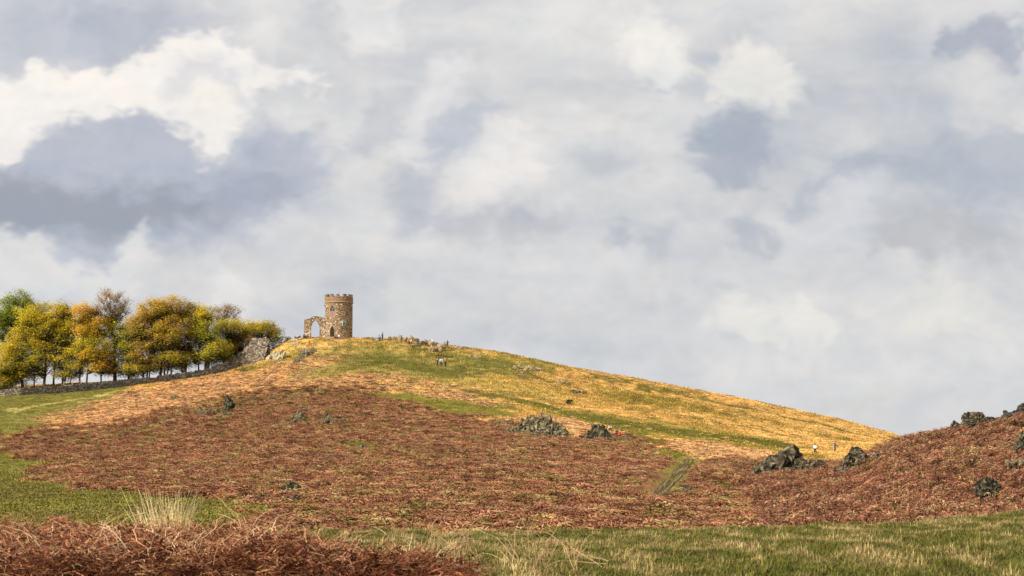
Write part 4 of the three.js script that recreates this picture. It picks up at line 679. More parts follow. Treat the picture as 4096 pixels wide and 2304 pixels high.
TREES.forEach(([label, tpx, thick, d, lobes], ti) => {
  const r = rngOf(1000 + ti), b0 = at(tpx / 4, 380, d), bx = b0[0], bz = b0[2], by = ground(bx, bz) - .2, t = thing('tree', label, 'tree', [bx, by, bz], 0, GROVE);
  const L = lobes.map(([x, y, rx, ry, pal, n]) => { const q = at(x / 4, y / 4, d), m = d / F / 4; return { c: [q[0] - bx, q[1] - by, 0], rx: rx * m, ry: ry * m, rz: Math.min(rx, 90) * m * .95, pal: PAL[pal], twig: pal === 'twig', n }; });
  const top = Math.max(...L.map((l) => l.c[1])), main = L[0], wood = new MB(), leaf = new MB();
  const tp = [], tr = [], n = 8, tH = top * .92;
  for (let i = 0; i <= n; i++) { const f = i / n; tp.push([main.c[0] * f * f * .8 + (i ? (r() - .5) * .25 : 0), tH * f, (r() - .5) * .3 * f]); tr.push(thick * .5 * (i === 0 ? 1.35 : 1 - .82 * f)); }
  wood.tube(tp, tr, 8, [1, 1, 1]);
  const onTrunk = (y) => { const f = clamp(y / tH, 0, .98) * n, i = Math.floor(f), k = f - i; return [0, 1, 2].map((c) => lerp(tp[i][c], tp[i + 1][c], k)); };
  for (const l of L) {
    const nc = Math.round(l.n / 34);
    for (let k = 0; k < nc; k++) {
      let u, v, w, q; do { u = r() * 2 - 1; v = r() * 2 - 1; w = r() * 2 - 1; q = u * u + v * v + w * w; } while (q > 1 || q < .12 * r() || (v < -.75 && r() < .3));
      const c = [l.c[0] + u * l.rx * .93, l.c[1] + v * l.ry * .93, l.c[2] + w * l.rz * .93], a = onTrunk(Math.max(3.2, c[1] - (1.2 + Math.hypot(c[0], c[2]) * .75))), rad = l.twig ? .06 : .055;
      const mid = [lerp(a[0], c[0], .5) + (r() - .5) * .5, lerp(a[1], c[1], .5) - .2 + (r() - .5) * .5, lerp(a[2], c[2], .5) + (r() - .5) * .5];
      wood.tube([a, mid, c], [rad * (.7 + thick * .7), rad * .7, .02], 4, [1, 1, 1]);
      const cl = l.pal[Math.floor(r() * 3)], R = 1.05 + .7 * r(), cnt = Math.round(l.twig ? 40 : 120);
      if (l.twig) for (let j = 0; j < 12; j++) { const e = [c[0] + (r() - .5) * 2.2, c[1] + r() * 1.5 - .25, c[2] + (r() - .5) * 2.2]; wood.tube([[lerp(mid[0], c[0], .7), lerp(mid[1], c[1], .7), lerp(mid[2], c[2], .7)], e], [.028, .012], 3, [2.3, 1.8, 1.5]); }
      for (let j = 0; j < cnt; j++) {
        const x = c[0] + (r() + r() - 1) * R * 1.15, y = c[1] + (r() + r() - 1) * R * .75, z = c[2] + (r() + r() - 1) * R * 1.15, s = .1 + .115 * r(), f = .8 + .4 * r(), hue = .8 + .4 * r(), col = [cl[0] * f * hue * 1.2, cl[1] * f * 1.2, cl[2] * f * 1.8];
        const a1 = r() * 6.283, tilt = (r() - .35) * 1.6, dx = [Math.cos(a1) * s, Math.sin(tilt) * s * .6, Math.sin(a1) * s], dy = [-Math.sin(a1) * s * .62, (r() - .3) * s * .7, Math.cos(a1) * s * .62];
        leaf.quad([x - dx[0], y - dx[1], z - dx[2]], [x + dy[0], y + dy[1], z + dy[2]], [x + dx[0], y + dx[1], z + dx[2]], [x - dy[0], y - dy[1], z - dy[2]], col);
      }
    }
  }
  if (ti === 3) wood.tube([[0, 2.6, 0], [-1.2, 3.6, .3], [-3.2, 3.5, .6], [-5, 2.5, .8]], [.24, .2, .15, .08], 6, [1, 1, 1]);
  if (ti === 5 || ti === 13 || ti === 16 || ti === 19) wood.tube([[ti === 13 ? .2 : .1, 0, 0], [ti === 13 ? .55 : .6, 2.5, .1], [1.1, 5, .2], [1.7, 8, .2]], [thick * .42, thick * .36, thick * .25, .08], 7, [1, 1, 1]);
  if (ti === 15) for (const o of [[-1.5, .2], [-.8, .16]]) wood.tube([[o[0], 0, -.6], [o[0] + .1, 3, -.5], [o[0] * .8, 7, 0]], [o[1], o[1] * .9, .06], 6, [1, 1, 1]);
  part('trunk', wood.geo(), new THREE.MeshStandardMaterial({ color: new THREE.Color().setRGB(.085, .066, .048), vertexColors: true, roughness: .95, side: THREE.DoubleSide }), t);
  const lg = leaf.geo(), ln = lg.attributes.normal, lp = lg.attributes.position, v = V(0, 0, 0);   // normals bent outwards from the crown to even out the leaf shading
  for (let i = 0; i < lp.count; i++) { let best = 9, bc = L[0]; for (const l of L) { const e = Math.hypot((lp.getX(i) - l.c[0]) / l.rx, (lp.getY(i) - l.c[1]) / l.ry, (lp.getZ(i) - l.c[2]) / l.rz); if (e < best) { best = e; bc = l; } } v.set((lp.getX(i) - bc.c[0]) / bc.rx, (lp.getY(i) - bc.c[1]) / bc.ry + .25, (lp.getZ(i) - bc.c[2]) / bc.rz).normalize().multiplyScalar(1.1); const nx = ln.getX(i), ny = ln.getY(i), nz = ln.getZ(i), sg = nx * v.x + ny * v.y + nz * v.z < 0 ? -1 : 1; v.x += nx * sg; v.y += ny * sg; v.z += nz * sg; v.normalize(); ln.setXYZ(i, v.x, v.y, v.z); }
  part('crown', lg, FOLIAGE, t);
});
function fence(label, px0, px1, dPx, d, rails, H) {
  const a = at(px0, 380, d), t = thing('wooden_fence', label, 'fence', [a[0], ground(a[0], a[2]), a[2]]), wood = mat(.4, .3, .22), W = at(px1, 380, d)[0] - a[0], n = Math.round(W / 1.6);
  for (let i = 0; i <= n; i++) { const x = W * i / n, p = part('post', new THREE.BoxGeometry(.12, H + .5, .12), wood, t); p.position.set(x, ground(a[0] + x, a[2]) - t.position.y + H / 2 - .25, 0); }
  for (let k = 0; k < rails; k++) for (let i = 0; i < n; i++) { const x0 = W * i / n, x1 = W * (i + 1) / n, y0 = ground(a[0] + x0, a[2]), y1 = ground(a[0] + x1, a[2]), p = part('rail', new THREE.BoxGeometry(Math.hypot(x1 - x0, y1 - y0), .11, .05), wood, t); p.position.set((x0 + x1) / 2, (y0 + y1) / 2 - t.position.y + H * (k + .8) / (rails + .2), .09); p.rotation.z = Math.atan2(y1 - y0, x1 - x0); }
}
fence('weathered rail fence seen between the trunks behind the wall', 64, 81, 0, 411, 3, 2.1);
fence('low pale timber rails in front of the left end of the wall', -4, 4.5, 0, 399, 2, 1.0);
{ // small dark gorse bush alone on the right slope, and low scrub by the ruined wall
  const bush = (label, px, py, w, h, seed, cols) => { const q = spot(px, py), r = rngOf(seed), t = thing('bush', label, 'bush', [q[0], ground(q[0], q[1]) - .1, q[1]]), wd = new MB(), lf = new MB(); for (let i = 0; i < 18; i++) { const e = [(r() - .5) * w, h * (.3 + .6 * r()), (r() - .5) * w]; wd.tube([[0, 0, 0], [e[0] * .6, e[1] * .5, e[2] * .6], e], [.03, .02, .01], 4, [.06, .045, .035]); for (let k = 0; k < 26; k++) { const p = [e[0] + (r() - .5) * w * .4, e[1] + (r() - .4) * h * .4, e[2] + (r() - .5) * w * .4], s = .06 + .08 * r(), a = r() * 6.28, c = cols[Math.floor(r() * cols.length)], f = .7 + .6 * r(); lf.tri(p, [p[0] + Math.cos(a) * s, p[1] + s, p[2] + Math.sin(a) * s], [p[0] - Math.sin(a) * s, p[1] + s * .4, p[2] + Math.cos(a) * s], c.map((v) => v * f)); } } part('stems', wd.geo(), VCOL, t); part('foliage', lf.geo(), VCOL, t); };
  bush('small lone dark bush on the lit grass slope right of the bench', 569.5, 404.2, 1.1, 1.0, 5, [[.03, .035, .015], [.05, .045, .02]]);
  bush('low dark green scrub on the skyline left of the archway', 288, 340.5, 1.5, 1.0, 6, [[.07, .09, .02], [.1, .11, .03]]);
  bush('dark low bush at the grassy foot of the ruined wall', 242.5, 372, 2.2, .9, 7, [[.06, .07, .02], [.12, .1, .03]]);
}

// ---------------------------------------------------------------- rocks
const ROCK = new THREE.MeshPhysicalMaterial({ vertexColors: true, roughness: 1, specularIntensity: .2, flatShading: true, side: THREE.DoubleSide });
const ROCKCOL = { black: [[.026, .021, .015], [.06, .05, .032], [.012, .01, .008], [.17, .15, .085]], dark: [[.04, .032, .021], [.075, .06, .038], [.016, .012, .01], [.21, .18, .11]], tan: [[.37, .275, .155], [.29, .21, .115], [.14, .1, .06], [.45, .36, .21]], grey: [[.115, .092, .054], [.175, .143, .08], [.032, .025, .018], [.28, .24, .14]], pale: [[.48, .4, .25], [.38, .32, .19], [.56, .5, .36], [.25, .2, .13]] };
function blockGeo(r, w, h, dep, pal, detail, cuts = 11, taper = 0) {          // one weathered block standing on y = 0
  const g0 = mergeVertices(new THREE.IcosahedronGeometry(1, detail).deleteAttribute('normal').deleteAttribute('uv')), p = g0.attributes.position, pl = [], ox = r() * 50;
  for (let i = 0; i < cuts; i++) { const n = V(r() * 2 - 1, (r() * 2 - 1) * .8, r() * 2 - 1).normalize(); pl.push([n, .5 + .36 * r()]); }
  const col = new Float32Array(p.count * 3), v = V(0, 0, 0);
  for (let i = 0; i < p.count; i++) {
    v.fromBufferAttribute(p, i).normalize();
    let d = 1; for (const [n, q] of pl) { const c = v.dot(n); if (c > .05) d = Math.min(d, q / c); }
    d *= 1 + .22 * fbm(v.x * 2.3 + ox, v.y * 2.3, v.z * 2.3, 3) - .2 * Math.max(0, .22 - Math.abs(noise(v.x * 3.2 + ox, v.y * 2, v.z * 3.2))) / .22 + .11 * noise(v.x * 7 + ox, v.y * 6, v.z * 7) + .05 * noise(v.x * 15 + ox, v.y * 14, v.z * 15);
    const q = 1 - taper * clamp((v.y * d + .72) * .64); p.setXYZ(i, v.x * d * w * .62 * q, (v.y * d + .72) * h * .64, v.z * d * dep * .62 * q);
    const n = noise(v.x * 4 + ox, v.y * 4, v.z * 4), m = noise(v.x * 10 + ox, v.y * 10, v.z * 10 + 3), k = .75 + .5 * r(), c = m > .25 ? pal[3] : n > .12 ? pal[1] : n < -.16 ? pal[2] : pal[0];
    col.set(c.map((x) => x * k), i * 3);
  }
  g0.setAttribute('color', new THREE.BufferAttribute(col, 3));
  const g = g0.toNonIndexed(); g.computeVertexNormals(); return g;
}
function slabGeo(r, w, h, dep, pal) {             // an angular split block
  const g0 = mergeVertices(new THREE.BoxGeometry(1, 1, 1, 2, 3, 2).deleteAttribute('normal').deleteAttribute('uv')), p = g0.attributes.position, ox = r() * 50, sk = (r() - .5) * .7, sk2 = (r() - .5) * .5, tp = .2 + .5 * r(), cut = V(r() - .5, .5 + r(), r() - .5).normalize(), cd = .28 + .2 * r(), col = new Float32Array(p.count * 3), v = V(0, 0, 0);
  for (let i = 0; i < p.count; i++) {
    v.fromBufferAttribute(p, i); const q = 1 - tp * (v.y + .5); v.x = v.x * q + sk * v.y; v.z = v.z * q + sk2 * v.y;
    const e = v.dot(cut); if (e > cd) v.addScaledVector(cut, cd - e);
    v.addScalar(0).add(V(noise(v.x * 4 + ox, v.y * 4, v.z * 4), noise(v.x * 4, v.y * 4 + ox, v.z * 4) * .7, noise(v.x * 4, v.y * 4, v.z * 4 + ox)).multiplyScalar(.1)); v.x += (r() - .5) * .1; v.y += (r() - .5) * .08; v.z += (r() - .5) * .1;
    p.setXYZ(i, v.x * w, (v.y + .45) * h, v.z * dep);
    const n = noise(v.x * 3 + ox, v.y * 3, v.z * 3), m = noise(v.x * 6 + ox, v.y * 6, v.z * 6 + 3), k = .7 + .6 * r(); col.set((m > .2 ? pal[3] : n > .1 ? pal[1] : n < -.12 ? pal[2] : pal[0]).map((x) => x * k), i * 3);
  }
  g0.setAttribute('color', new THREE.BufferAttribute(col, 3));
  const g = g0.toNonIndexed(); g.computeVertexNormals(); return g;
}
// a rock surveyed through the view: x0..x1, top y, foot y (4096 wide); crest = heights across it; n blocks; lean of its beds
function rock(label, x0, x1, y0, y1, o = {}) {
  const px = (x0 + x1) / 8, [fx, fz] = o.d ? (() => { const q = at(px, y1 / 4, o.d); return [q[0], q[2]]; })() : spot(px, y1 / 4), d = -fz, m = d / F / 4, w = (x1 - x0) * m, h = (y1 - y0) * m, r = rngOf(Math.round(x0 * 7 + y0)), pal = ROCKCOL[o.pal ?? 'dark'], n = o.n ?? 1, gy = ground(fx, fz), y = o.d ? Math.max(at(px, y1 / 4, d)[1], gy - .15) : gy;
  const t = o.name ?? (n > 5 ? 'rock_outcrop' : 'boulder'), gs = [], crest = o.crest ?? [.7, 1, .8];
  const crestAt = (f) => { const q = clamp(f) * (crest.length - 1), i = Math.min(Math.floor(q), crest.length - 2); return lerp(crest[i], crest[i + 1], q - i); };
  if (o.line) for (let i = 0; i < n; i++) {     // slabs scattered along a line up the slope
    const f = (i + r()) / n, sx = lerp(o.line[0], o.line[2], f) + (r() - .5) * (o.spread ?? 30), sy = lerp(o.line[1], o.line[3], f) + (r() - .5) * (o.spread ?? 30) * .4, q = spot(sx / 4, sy / 4), s = (o.size ?? .8) * (.45 + 1.1 * r() * r() + .2);
    gs.push(blockGeo(r, s * (1 + r()), s * (.5 + .6 * r()), s, pal, 4).applyMatrix4(new THREE.Matrix4().makeRotationZ((o.lean ?? 0) * (.4 + r()))).translate(q[0] - fx, ground(q[0], q[1]) - y - .12 * s, q[1] - fz));
  }
  else if (n >= 12) { for (let k = 0; k < 7; k++) { const f = (k + .5) / 7, hh = h * crestAt(f) * .74; gs.push(slabGeo(r, w * .24, hh * 1.15, Math.min(w * .3, 2.2), pal).translate((f - .5) * w * .9, -.15, -.2)); }
  for (let k = 0; k < n * 8; k++) {    // a crag: many angular blocks piled within its outline
    const f = r(), top = h * crestAt(f) * (.8 + .28 * r() * r()), s = Math.min(w * (.035 + .075 * r() * r() + .02), h * .36) * (.8 + .5 * r()), yy = Math.max(0, (top - s * 1.05) * (k % 3 ? r() : .8 + .2 * r())), lx = (f - .5) * w * .94, zz = (1 - yy / Math.max(top, .1)) * Math.min(w * .2, 1.8) * (.4 + .8 * r()) - .3, gd = ground(fx + lx, fz + zz) - gy;
    gs.push(slabGeo(r, s * (.9 + .9 * r()), s * (1 + .9 * r()), s * 1.2, pal).applyMatrix4(new THREE.Matrix4().makeRotationFromEuler(new THREE.Euler((r() - .5) * .6, (r() - .5) * 1.6, (o.lean ?? -.25) + (r() - .5) * .8))).translate(lx, Math.max(gd - .15, yy + Math.min(gd, 0) - .05), zz));
  } }
  else if (n === 1) gs.push(blockGeo(r, w * (o.taper ? 1.3 : 1.1), h * 1.06, Math.max(w * .7, h * .6), pal, o.fine ?? (w / m > 40 ? 7 : 5), 13, o.taper ?? 0).translate(0, -.06 * h, 0));
  else for (let i = 0; i < n; i++) {
    const f = (i + .2 + .6 * r()) / n, hh = h * crestAt(f) * (i % 3 === 1 ? .55 : .74 + .18 * r()), ww = Math.max(w / n * (1.5 + 1.2 * r()) * (o.wide ?? 1), Math.min(hh * (.8 + .7 * r()), w * (n > 20 ? .2 : .5))), zz = (i % 3 === 1 ? .8 + r() * .5 : i % 3 === 2 ? -.3 : .1) * Math.min(w * .16, 1.2), g = blockGeo(r, ww, hh * 1.1, Math.min(w * .5, ww * 1.4), pal, ww / m > 30 ? 7 : 5, 11, o.taper ?? 0);
    const lx = (f - .5) * w * .9;
    g.applyMatrix4(new THREE.Matrix4().makeRotationZ((o.lean ?? 0) * (.5 + r()) + (r() - .5) * .25)).rotateY((r() - .5) * .8);
    g.translate(lx, ground(fx + lx, fz + zz) - gy - .1 * hh, zz); gs.push(g);
    if (o.rubble !== 0 && r() < .7) { const s = ww * (.25 + .25 * r()), rx = lx + (r() - .5) * ww, rz = zz + .3 + r() * .8; gs.push(blockGeo(r, s, s * .7, s, pal, 3).translate(rx, ground(fx + rx, fz + rz) - gy - .1 * s, rz)); }
  }
  const me = shade(new THREE.Mesh(gs.length > 1 ? mergeGeometries(gs) : gs[0], ROCK)); me.name = numbered(t); me.position.set(fx, y - .04 + (landAt(fx, fz).g === 'bracken' && !o.line ? .18 : 0), fz); scene.add(me);
  return tag(me, label, n > 5 ? 'rock outcrop' : 'boulder', o.group ?? 'rocks on the hill');
}
// summit
rock('long rounded tan outcrop on the skyline right of the stone plinth', 1538, 1594, 1340, 1362, { pal: 'tan', n: 6, crest: [.3, .8, 1, 1, .9], wide: 1.1, d: 428, rubble: 0 });
rock('tan boulder joined to the right end of the long skyline outcrop', 1586, 1613, 1340, 1363, { pal: 'tan', d: 427 });
rock('upright ribbed tan boulder just left of the seated orange figure', 1606, 1632, 1341, 1364, { pal: 'tan', n: 3, crest: [.8, 1, .9], d: 427 });
rock('pointed brown rock behind the person in white sitting by the bench', 1634, 1656, 1340, 1364, { pal: 'tan', crest: [.6, 1, .6], d: 428.5 });
rock('squat rounded rock right behind the red brown bench', 1655, 1674, 1350, 1366, { pal: 'grey', d: 427.5 });
rock('rounded grey boulder on the grass below the bench', 1662, 1686, 1362, 1384, { pal: 'grey', n: 3, d: 419 });
rock('dark low rock on the skyline between the bench and the white figure', 1684, 1704, 1358, 1374, { pal: 'dark', n: 2, d: 424 });
rock('small rounded skyline rock beside the dark low one', 1696, 1710, 1357, 1371, { pal: 'tan', d: 425.5 });
rock('smooth tan rock on which the person in white sits', 1714, 1742, 1361, 1381, { pal: 'tan', d: 424 });
rock('small upright rock between the smooth rock and the big tall one', 1738, 1752, 1366, 1384, { pal: 'grey', d: 422 });
rock('largest summit rock, tall and square ended, left of the dark standing person', 1752, 1786, 1360, 1388, { pal: 'tan', n: 3, crest: [.5, .8, 1.05], d: 421 });
rock('broad tumble of tan blocks on the grass below the tall summit rock', 1722, 1774, 1374, 1402, { pal: 'tan', n: 5, crest: [.8, 1, .9, .8], d: 414 });
rock('low pale outcrop along the skyline right of the summit rocks', 1808, 1846, 1388, 1406, { pal: 'tan', n: 6, crest: [.6, 1, .9], d: 425 });
rock('thin row of dark stones at the end of the skyline outcrop', 1846, 1876, 1393, 1408, { pal: 'grey', n: 5, d: 427 });
rock('flat pale stone flush with the grass left of the grey boulder', 1640, 1660, 1376, 1384, { pal: 'tan' });
// left shoulder below the tower
rock('pale slanting slab of bare rock right of the ruined wall', 1064, 1094, 1396, 1440, { pal: 'pale', n: 4, lean: -.4, crest: [.5, .9, 1], d: 413.5 });
rock('pale broken rocks on the steep grass right of the slanting slab', 1092, 1130, 1392, 1438, { pal: 'pale', n: 9, lean: -.3, crest: [.8, .9, 1, .7], d: 412 });
rock('stony patch on the skyline below the reclining dark figures', 1160, 1198, 1352, 1368, { pal: 'pale', n: 18, line: [1156, 1362, 1202, 1358], spread: 20, size: .6 });
rock('small pale rocks left of the person in blue', 1172, 1196, 1372, 1392, { pal: 'pale', n: 12, line: [1168, 1384, 1198, 1380], spread: 26, size: .5 });
rock('long diagonal ridge of shattered grey slabs below the person in blue', 1188, 1264, 1392, 1440, { pal: 'grey', n: 34, lean: -.6, line: [1192, 1446, 1258, 1396], spread: 34, size: .75 });
rock('lower broken slabs trailing down left from the shattered ridge', 1160, 1212, 1424, 1466, { pal: 'grey', n: 16, lean: -.6, line: [1162, 1472, 1206, 1434], spread: 22, size: .6 });
rock('flat pale stone at the lower foot of the shattered ridge', 1198, 1222, 1446, 1456, { pal: 'pale', n: 2 });
// bracken shoulder
rock('dark pointed rock tooth standing alone on the bracken hillside at left', 886, 944, 1580, 1642, { pal: 'black', n: 1, taper: .42, fine: 8 });
rock('grey rubble at the foot of the dark pointed tooth', 886, 940, 1640, 1674, { pal: 'grey', n: 6, crest: [.9, .8, .6] });
rock('small upright stone left of the pointed tooth', 788, 810, 1632, 1660, { pal: 'grey', n: 2 });
rock('low row of mossy stones between the small upright one and the tooth', 812, 870, 1634, 1656, { pal: 'grey', n: 7 });
rock('small grey rocks far left on the pale bracken band', 684, 720, 1580, 1598, { pal: 'grey', n: 5 });
rock('rounded grey rock uppermost of the group in mid bracken', 1168, 1218, 1640, 1682, { pal: 'grey', n: 6, crest: [.6, 1, .8] });
rock('low stones behind the rounded grey rock in mid bracken', 1216, 1252, 1632, 1648, { pal: 'grey', n: 5 });
rock('flat grey stone leftmost of the mid bracken group', 1078, 1120, 1692, 1711, { pal: 'grey', n: 3 });
rock('long flat tilted slab in the middle bracken', 1130, 1182, 1684, 1706, { pal: 'grey', n: 4, lean: .25, crest: [.5, .8, 1] });
rock('thin flat stone right of the tilted slab', 1208, 1236, 1682, 1693, { pal: 'grey', n: 2 });
rock('dark leaning rock right in the mid bracken group', 1276, 1306, 1644, 1672, { pal: 'dark', n: 3, lean: -.3, crest: [.6, 1] });
rock('rounded mossy grey boulder below the dark leaning rock', 1292, 1340, 1664, 1702, { pal: 'grey', n: 5, crest: [.8, 1, .7] });
rock('small outlying stones right of the mossy boulder', 1356, 1382, 1676, 1695, { pal: 'grey', n: 4 });
rock('low rocks in the small green patch in the bracken', 1412, 1478, 1780, 1808, { pal: 'grey', n: 9, crest: [.5, .9, 1, .7] });
rock('dark mossy block alone in the lower left bracken', 1126, 1200, 1930, 1992, { pal: 'black', n: 12, crest: [.95, 1, .95, .85], lean: .15 });
rock('striped dark stone just below the mossy block', 1152, 1202, 1976, 2018, { pal: 'dark', n: 4, lean: .1 });
rock('small dark stone low in the central bracken', 1770, 1800, 1972, 1994, { pal: 'dark', n: 2 });
// middle distance
rock('large rugged grey crag in the middle of the hillside', 2084, 2262, 1654, 1742, { pal: 'grey', n: 26, lean: -.12, crest: [.7, 1, .82, 1.08, .72, .66, .5] });
rock('rounded rock left of the rugged crag', 2008, 2050, 1668, 1700, { pal: 'grey', n: 4 });
rock('low stones left of and below the rounded rock', 1982, 2024, 1696, 1716, { pal: 'grey', n: 5 });
rock('pale low rocks joining the rounded rock to the crag', 2032, 2084, 1706, 1732, { pal: 'grey', n: 6 });
rock('grey stones in front of the rugged crag', 2124, 2190, 1720, 1750, { pal: 'grey', n: 6 });
rock('tall pyramid shaped dark rock beside the seated picnickers', 2336, 2444, 1686, 1766, { pal: 'black', n: 13, crest: [.3, .62, .98, 1.05, .8, .42], lean: .1 });
rock('scattered low stones right of the pyramid rock below the picnickers', 2470, 2538, 1748, 1766, { pal: 'grey', n: 8, crest: [.8, 1, .7] });
rock('small stones between the pyramid rock and the long haired person', 2440, 2470, 1740, 1756, { pal: 'grey', n: 4 });
// upper right slope
rock('group of broken brown rocks above the wooden bench', 2072, 2150, 1456, 1490, { pal: 'tan', n: 26, line: [2064, 1476, 2150, 1480], spread: 34, size: .85 });
rock('scree of pale stones high on the right shoulder', 1886, 1922, 1418, 1438, { pal: 'tan', n: 14, line: [1886, 1424, 1922, 1434], spread: 16, size: .5 });
rock('pale double rock right of the bench in orange bracken', 2224, 2258, 1512, 1531, { pal: 'tan', n: 4, crest: [.7, 1, .6] });
rock('small rock just right of the pale double rock', 2268, 2284, 1526, 1540, { pal: 'grey', n: 2 });
rock('dark stones on the lit slope below the pale double rock', 2284, 2344, 1556, 1572, { pal: 'grey', n: 6 });
// right foreground slope
rock('big dark craggy outcrop with a peak left of the standing man in white', 3012, 3288, 1776, 1898, { pal: 'dark', n: 40, crest: [.2, .42, .55, .66, .6, 1.02, .95, .62, .5, .36, .2], wide: .9, taper: .3 });
rock('dark craggy outcrop on the skyline right of the man in blue', 3330, 3524, 1774, 1884, { pal: 'dark', n: 30, crest: [.2, .45, .85, 1.05, .95, .62, .5, .3], wide: .9, taper: .35 });
rock('small stones along the grassy edge right of the second crag', 3580, 3628, 1762, 1790, { pal: 'grey', n: 6 });
rock('rounded skyline boulder leftmost on the right hand ridge', 3800, 3850, 1684, 1744, { pal: 'dark', d: 181, group: 'rocks on the right ridge' });
rock('low broad boulder between the two tall skyline boulders', 3838, 3876, 1696, 1740, { pal: 'grey', d: 180, group: 'rocks on the right ridge' });
rock('largest skyline boulder on the right hand ridge', 3862, 3940, 1642, 1734, { pal: 'dark', n: 2, crest: [1, 1, .8], wide: 1, d: 178, group: 'rocks on the right ridge', rubble: 0 });
rock('dark rounded boulder in the bracken at lower right', 3908, 4002, 1930, 2022, { pal: 'black', fine: 8, n: 1, group: 'rocks on the right ridge' });
rock('small stone below the dark rounded boulder', 3924, 3954, 2016, 2048, { pal: 'dark', n: 2, group: 'rocks on the right ridge' });
rock('tall dark outcrop cut by the right edge of the picture', 4052, 4150, 1716, 1830, { pal: 'dark', n: 8, crest: [.5, .9, 1, 1], group: 'rocks on the right ridge' });
rock('pale lichen covered rocks below the outcrop at the right edge', 4030, 4130, 1832, 1900, { pal: 'grey', n: 9, crest: [.5, .8, 1], group: 'rocks on the right ridge' });
rock('low dark rocks left of the outcrop at the right edge', 3990, 4050, 1776, 1806, { pal: 'dark', n: 6, group: 'rocks on the right ridge' });
rock('low dark stones beside the stony track', 2640, 2720, 1950, 1988, { pal: 'dark', n: 8, crest: [.4, .6, 1] });
rock('pointed dark rock right of the stony track', 2716, 2794, 1928, 1966, { pal: 'dark', n: 9, crest: [.4, 1, .7, .4] });
rock('dark flat stone at the lower end of the stony track', 2518, 2552, 1980, 1994, { pal: 'dark', n: 2 });
rock('smaller dark flat stone above the first at the track end', 2528, 2552, 1968, 1977, { pal: 'dark', n: 2 });
{ // the stony track: worn bedrock and ruts climbing to the right
  const L = [[641, 500], [652, 488], [661, 478], [670, 469], [679, 461], [690, 455]], R = [[664, 499], [676, 487], [687, 475], [694, 467], [699, 461], [702, 457]], nu = 44, nv = 90, pos = [], col = [], idx = [];
  const on = (A, f) => { const q = f * (A.length - 1), i = Math.min(Math.floor(q), A.length - 2), k = q - i, a = spot(...A[i]), b = spot(...A[i + 1]); return [lerp(a[0], b[0], k), lerp(a[1], b[1], k)]; };
  for (let j = 0; j <= nv; j++) { const a = on(L, j / nv), b = on(R, j / nv); for (let i = 0; i <= nu; i++) {
    const f = i / nu, x = lerp(a[0], b[0], f), z = lerp(a[1], b[1], f), e = Math.min(f, 1 - f) * 5, wob = noise(f * 2, j * .09, 2) * .5, rut = fbm(f * 9 + wob, j * .05, 4.2, 4), fine = noise(f * 18, j * .55, 8);
    pos.push(x, baseH(x, z) + bumps(x, z, 'green', -z) + .05 + (e < 1 ? -.2 * (1 - e) : 0) + .15 * rut + .05 * fine, z);
    let c = rut + .3 * fine > .06 ? mix3([.15, .1, .055], [.27, .19, .11], clamp(rut * 3)) : mix3([.06, .036, .018], [.1, .08, .02], clamp(.5 - rut * 2)); col.push(...c);
  } }
  for (let j = 0; j < nv; j++) for (let i = 0; i < nu; i++) { const a = j * (nu + 1) + i; idx.push(a, a + 1, a + nu + 1, a + 1, a + nu + 2, a + nu + 1); }
  const g = new THREE.BufferGeometry(); g.setAttribute('position', new THREE.Float32BufferAttribute(pos, 3)); g.setAttribute('color', new THREE.Float32BufferAttribute(col, 3)); g.setIndex(idx); g.computeVertexNormals();
  const m = shade(new THREE.Mesh(g, VCOL)); m.name = 'path'; scene.add(m); tag(m, 'eroded stony track climbing through the bracken toward the right slope', 'path', null, 'structure');
}

// ---------------------------------------------------------------- people
function fieldMesh(bones, res, centre, half, k = .035) {     // tapered limbs joined smoothly, then meshed
  const mc = new MarchingCubes(res, undefined, false, false, 30000), n = mc.size, f = mc.field;
  for (let z = 0; z < n; z++) for (let y = 0; y < n; y++) for (let x = 0; x < n; x++) {
    const px = centre[0] + (x - mc.halfsize) / mc.halfsize * half, py = centre[1] + (y - mc.halfsize) / mc.halfsize * half, pz = centre[2] + (z - mc.halfsize) / mc.halfsize * half;
    let d = 9;
    for (const [a, b, ra, rb, sx = 1] of bones) {
      const ex = b[0] - a[0], ey = b[1] - a[1], ez = b[2] - a[2], t = clamp(((px - a[0]) * ex + (py - a[1]) * ey + (pz - a[2]) * ez) / (ex * ex + ey * ey + ez * ez + 1e-9));
      const qx = (px - a[0] - ex * t) / sx, qy = py - a[1] - ey * t, qz = pz - a[2] - ez * t, q = Math.sqrt(qx * qx + qy * qy + qz * qz) - lerp(ra, rb, t), h = Math.max(k - Math.abs(d - q), 0) / k;
      d = Math.min(d, q) - h * h * k * .25;
    }
    f[x + y * n + z * n * n] = -d;
  }
  mc.isolation = 0; mc.update();
  const p = new Float32Array(mc.positionArray.slice(0, mc.count * 3));
  for (let i = 0; i < p.length; i += 3) for (let c = 0; c < 3; c++) p[i + c] = p[i + c] * half + centre[c];
  let g = new THREE.BufferGeometry(); g.setAttribute('position', new THREE.BufferAttribute(p, 3));
  g = mergeVertices(g, 1e-4); g.computeVertexNormals(); return g;
}
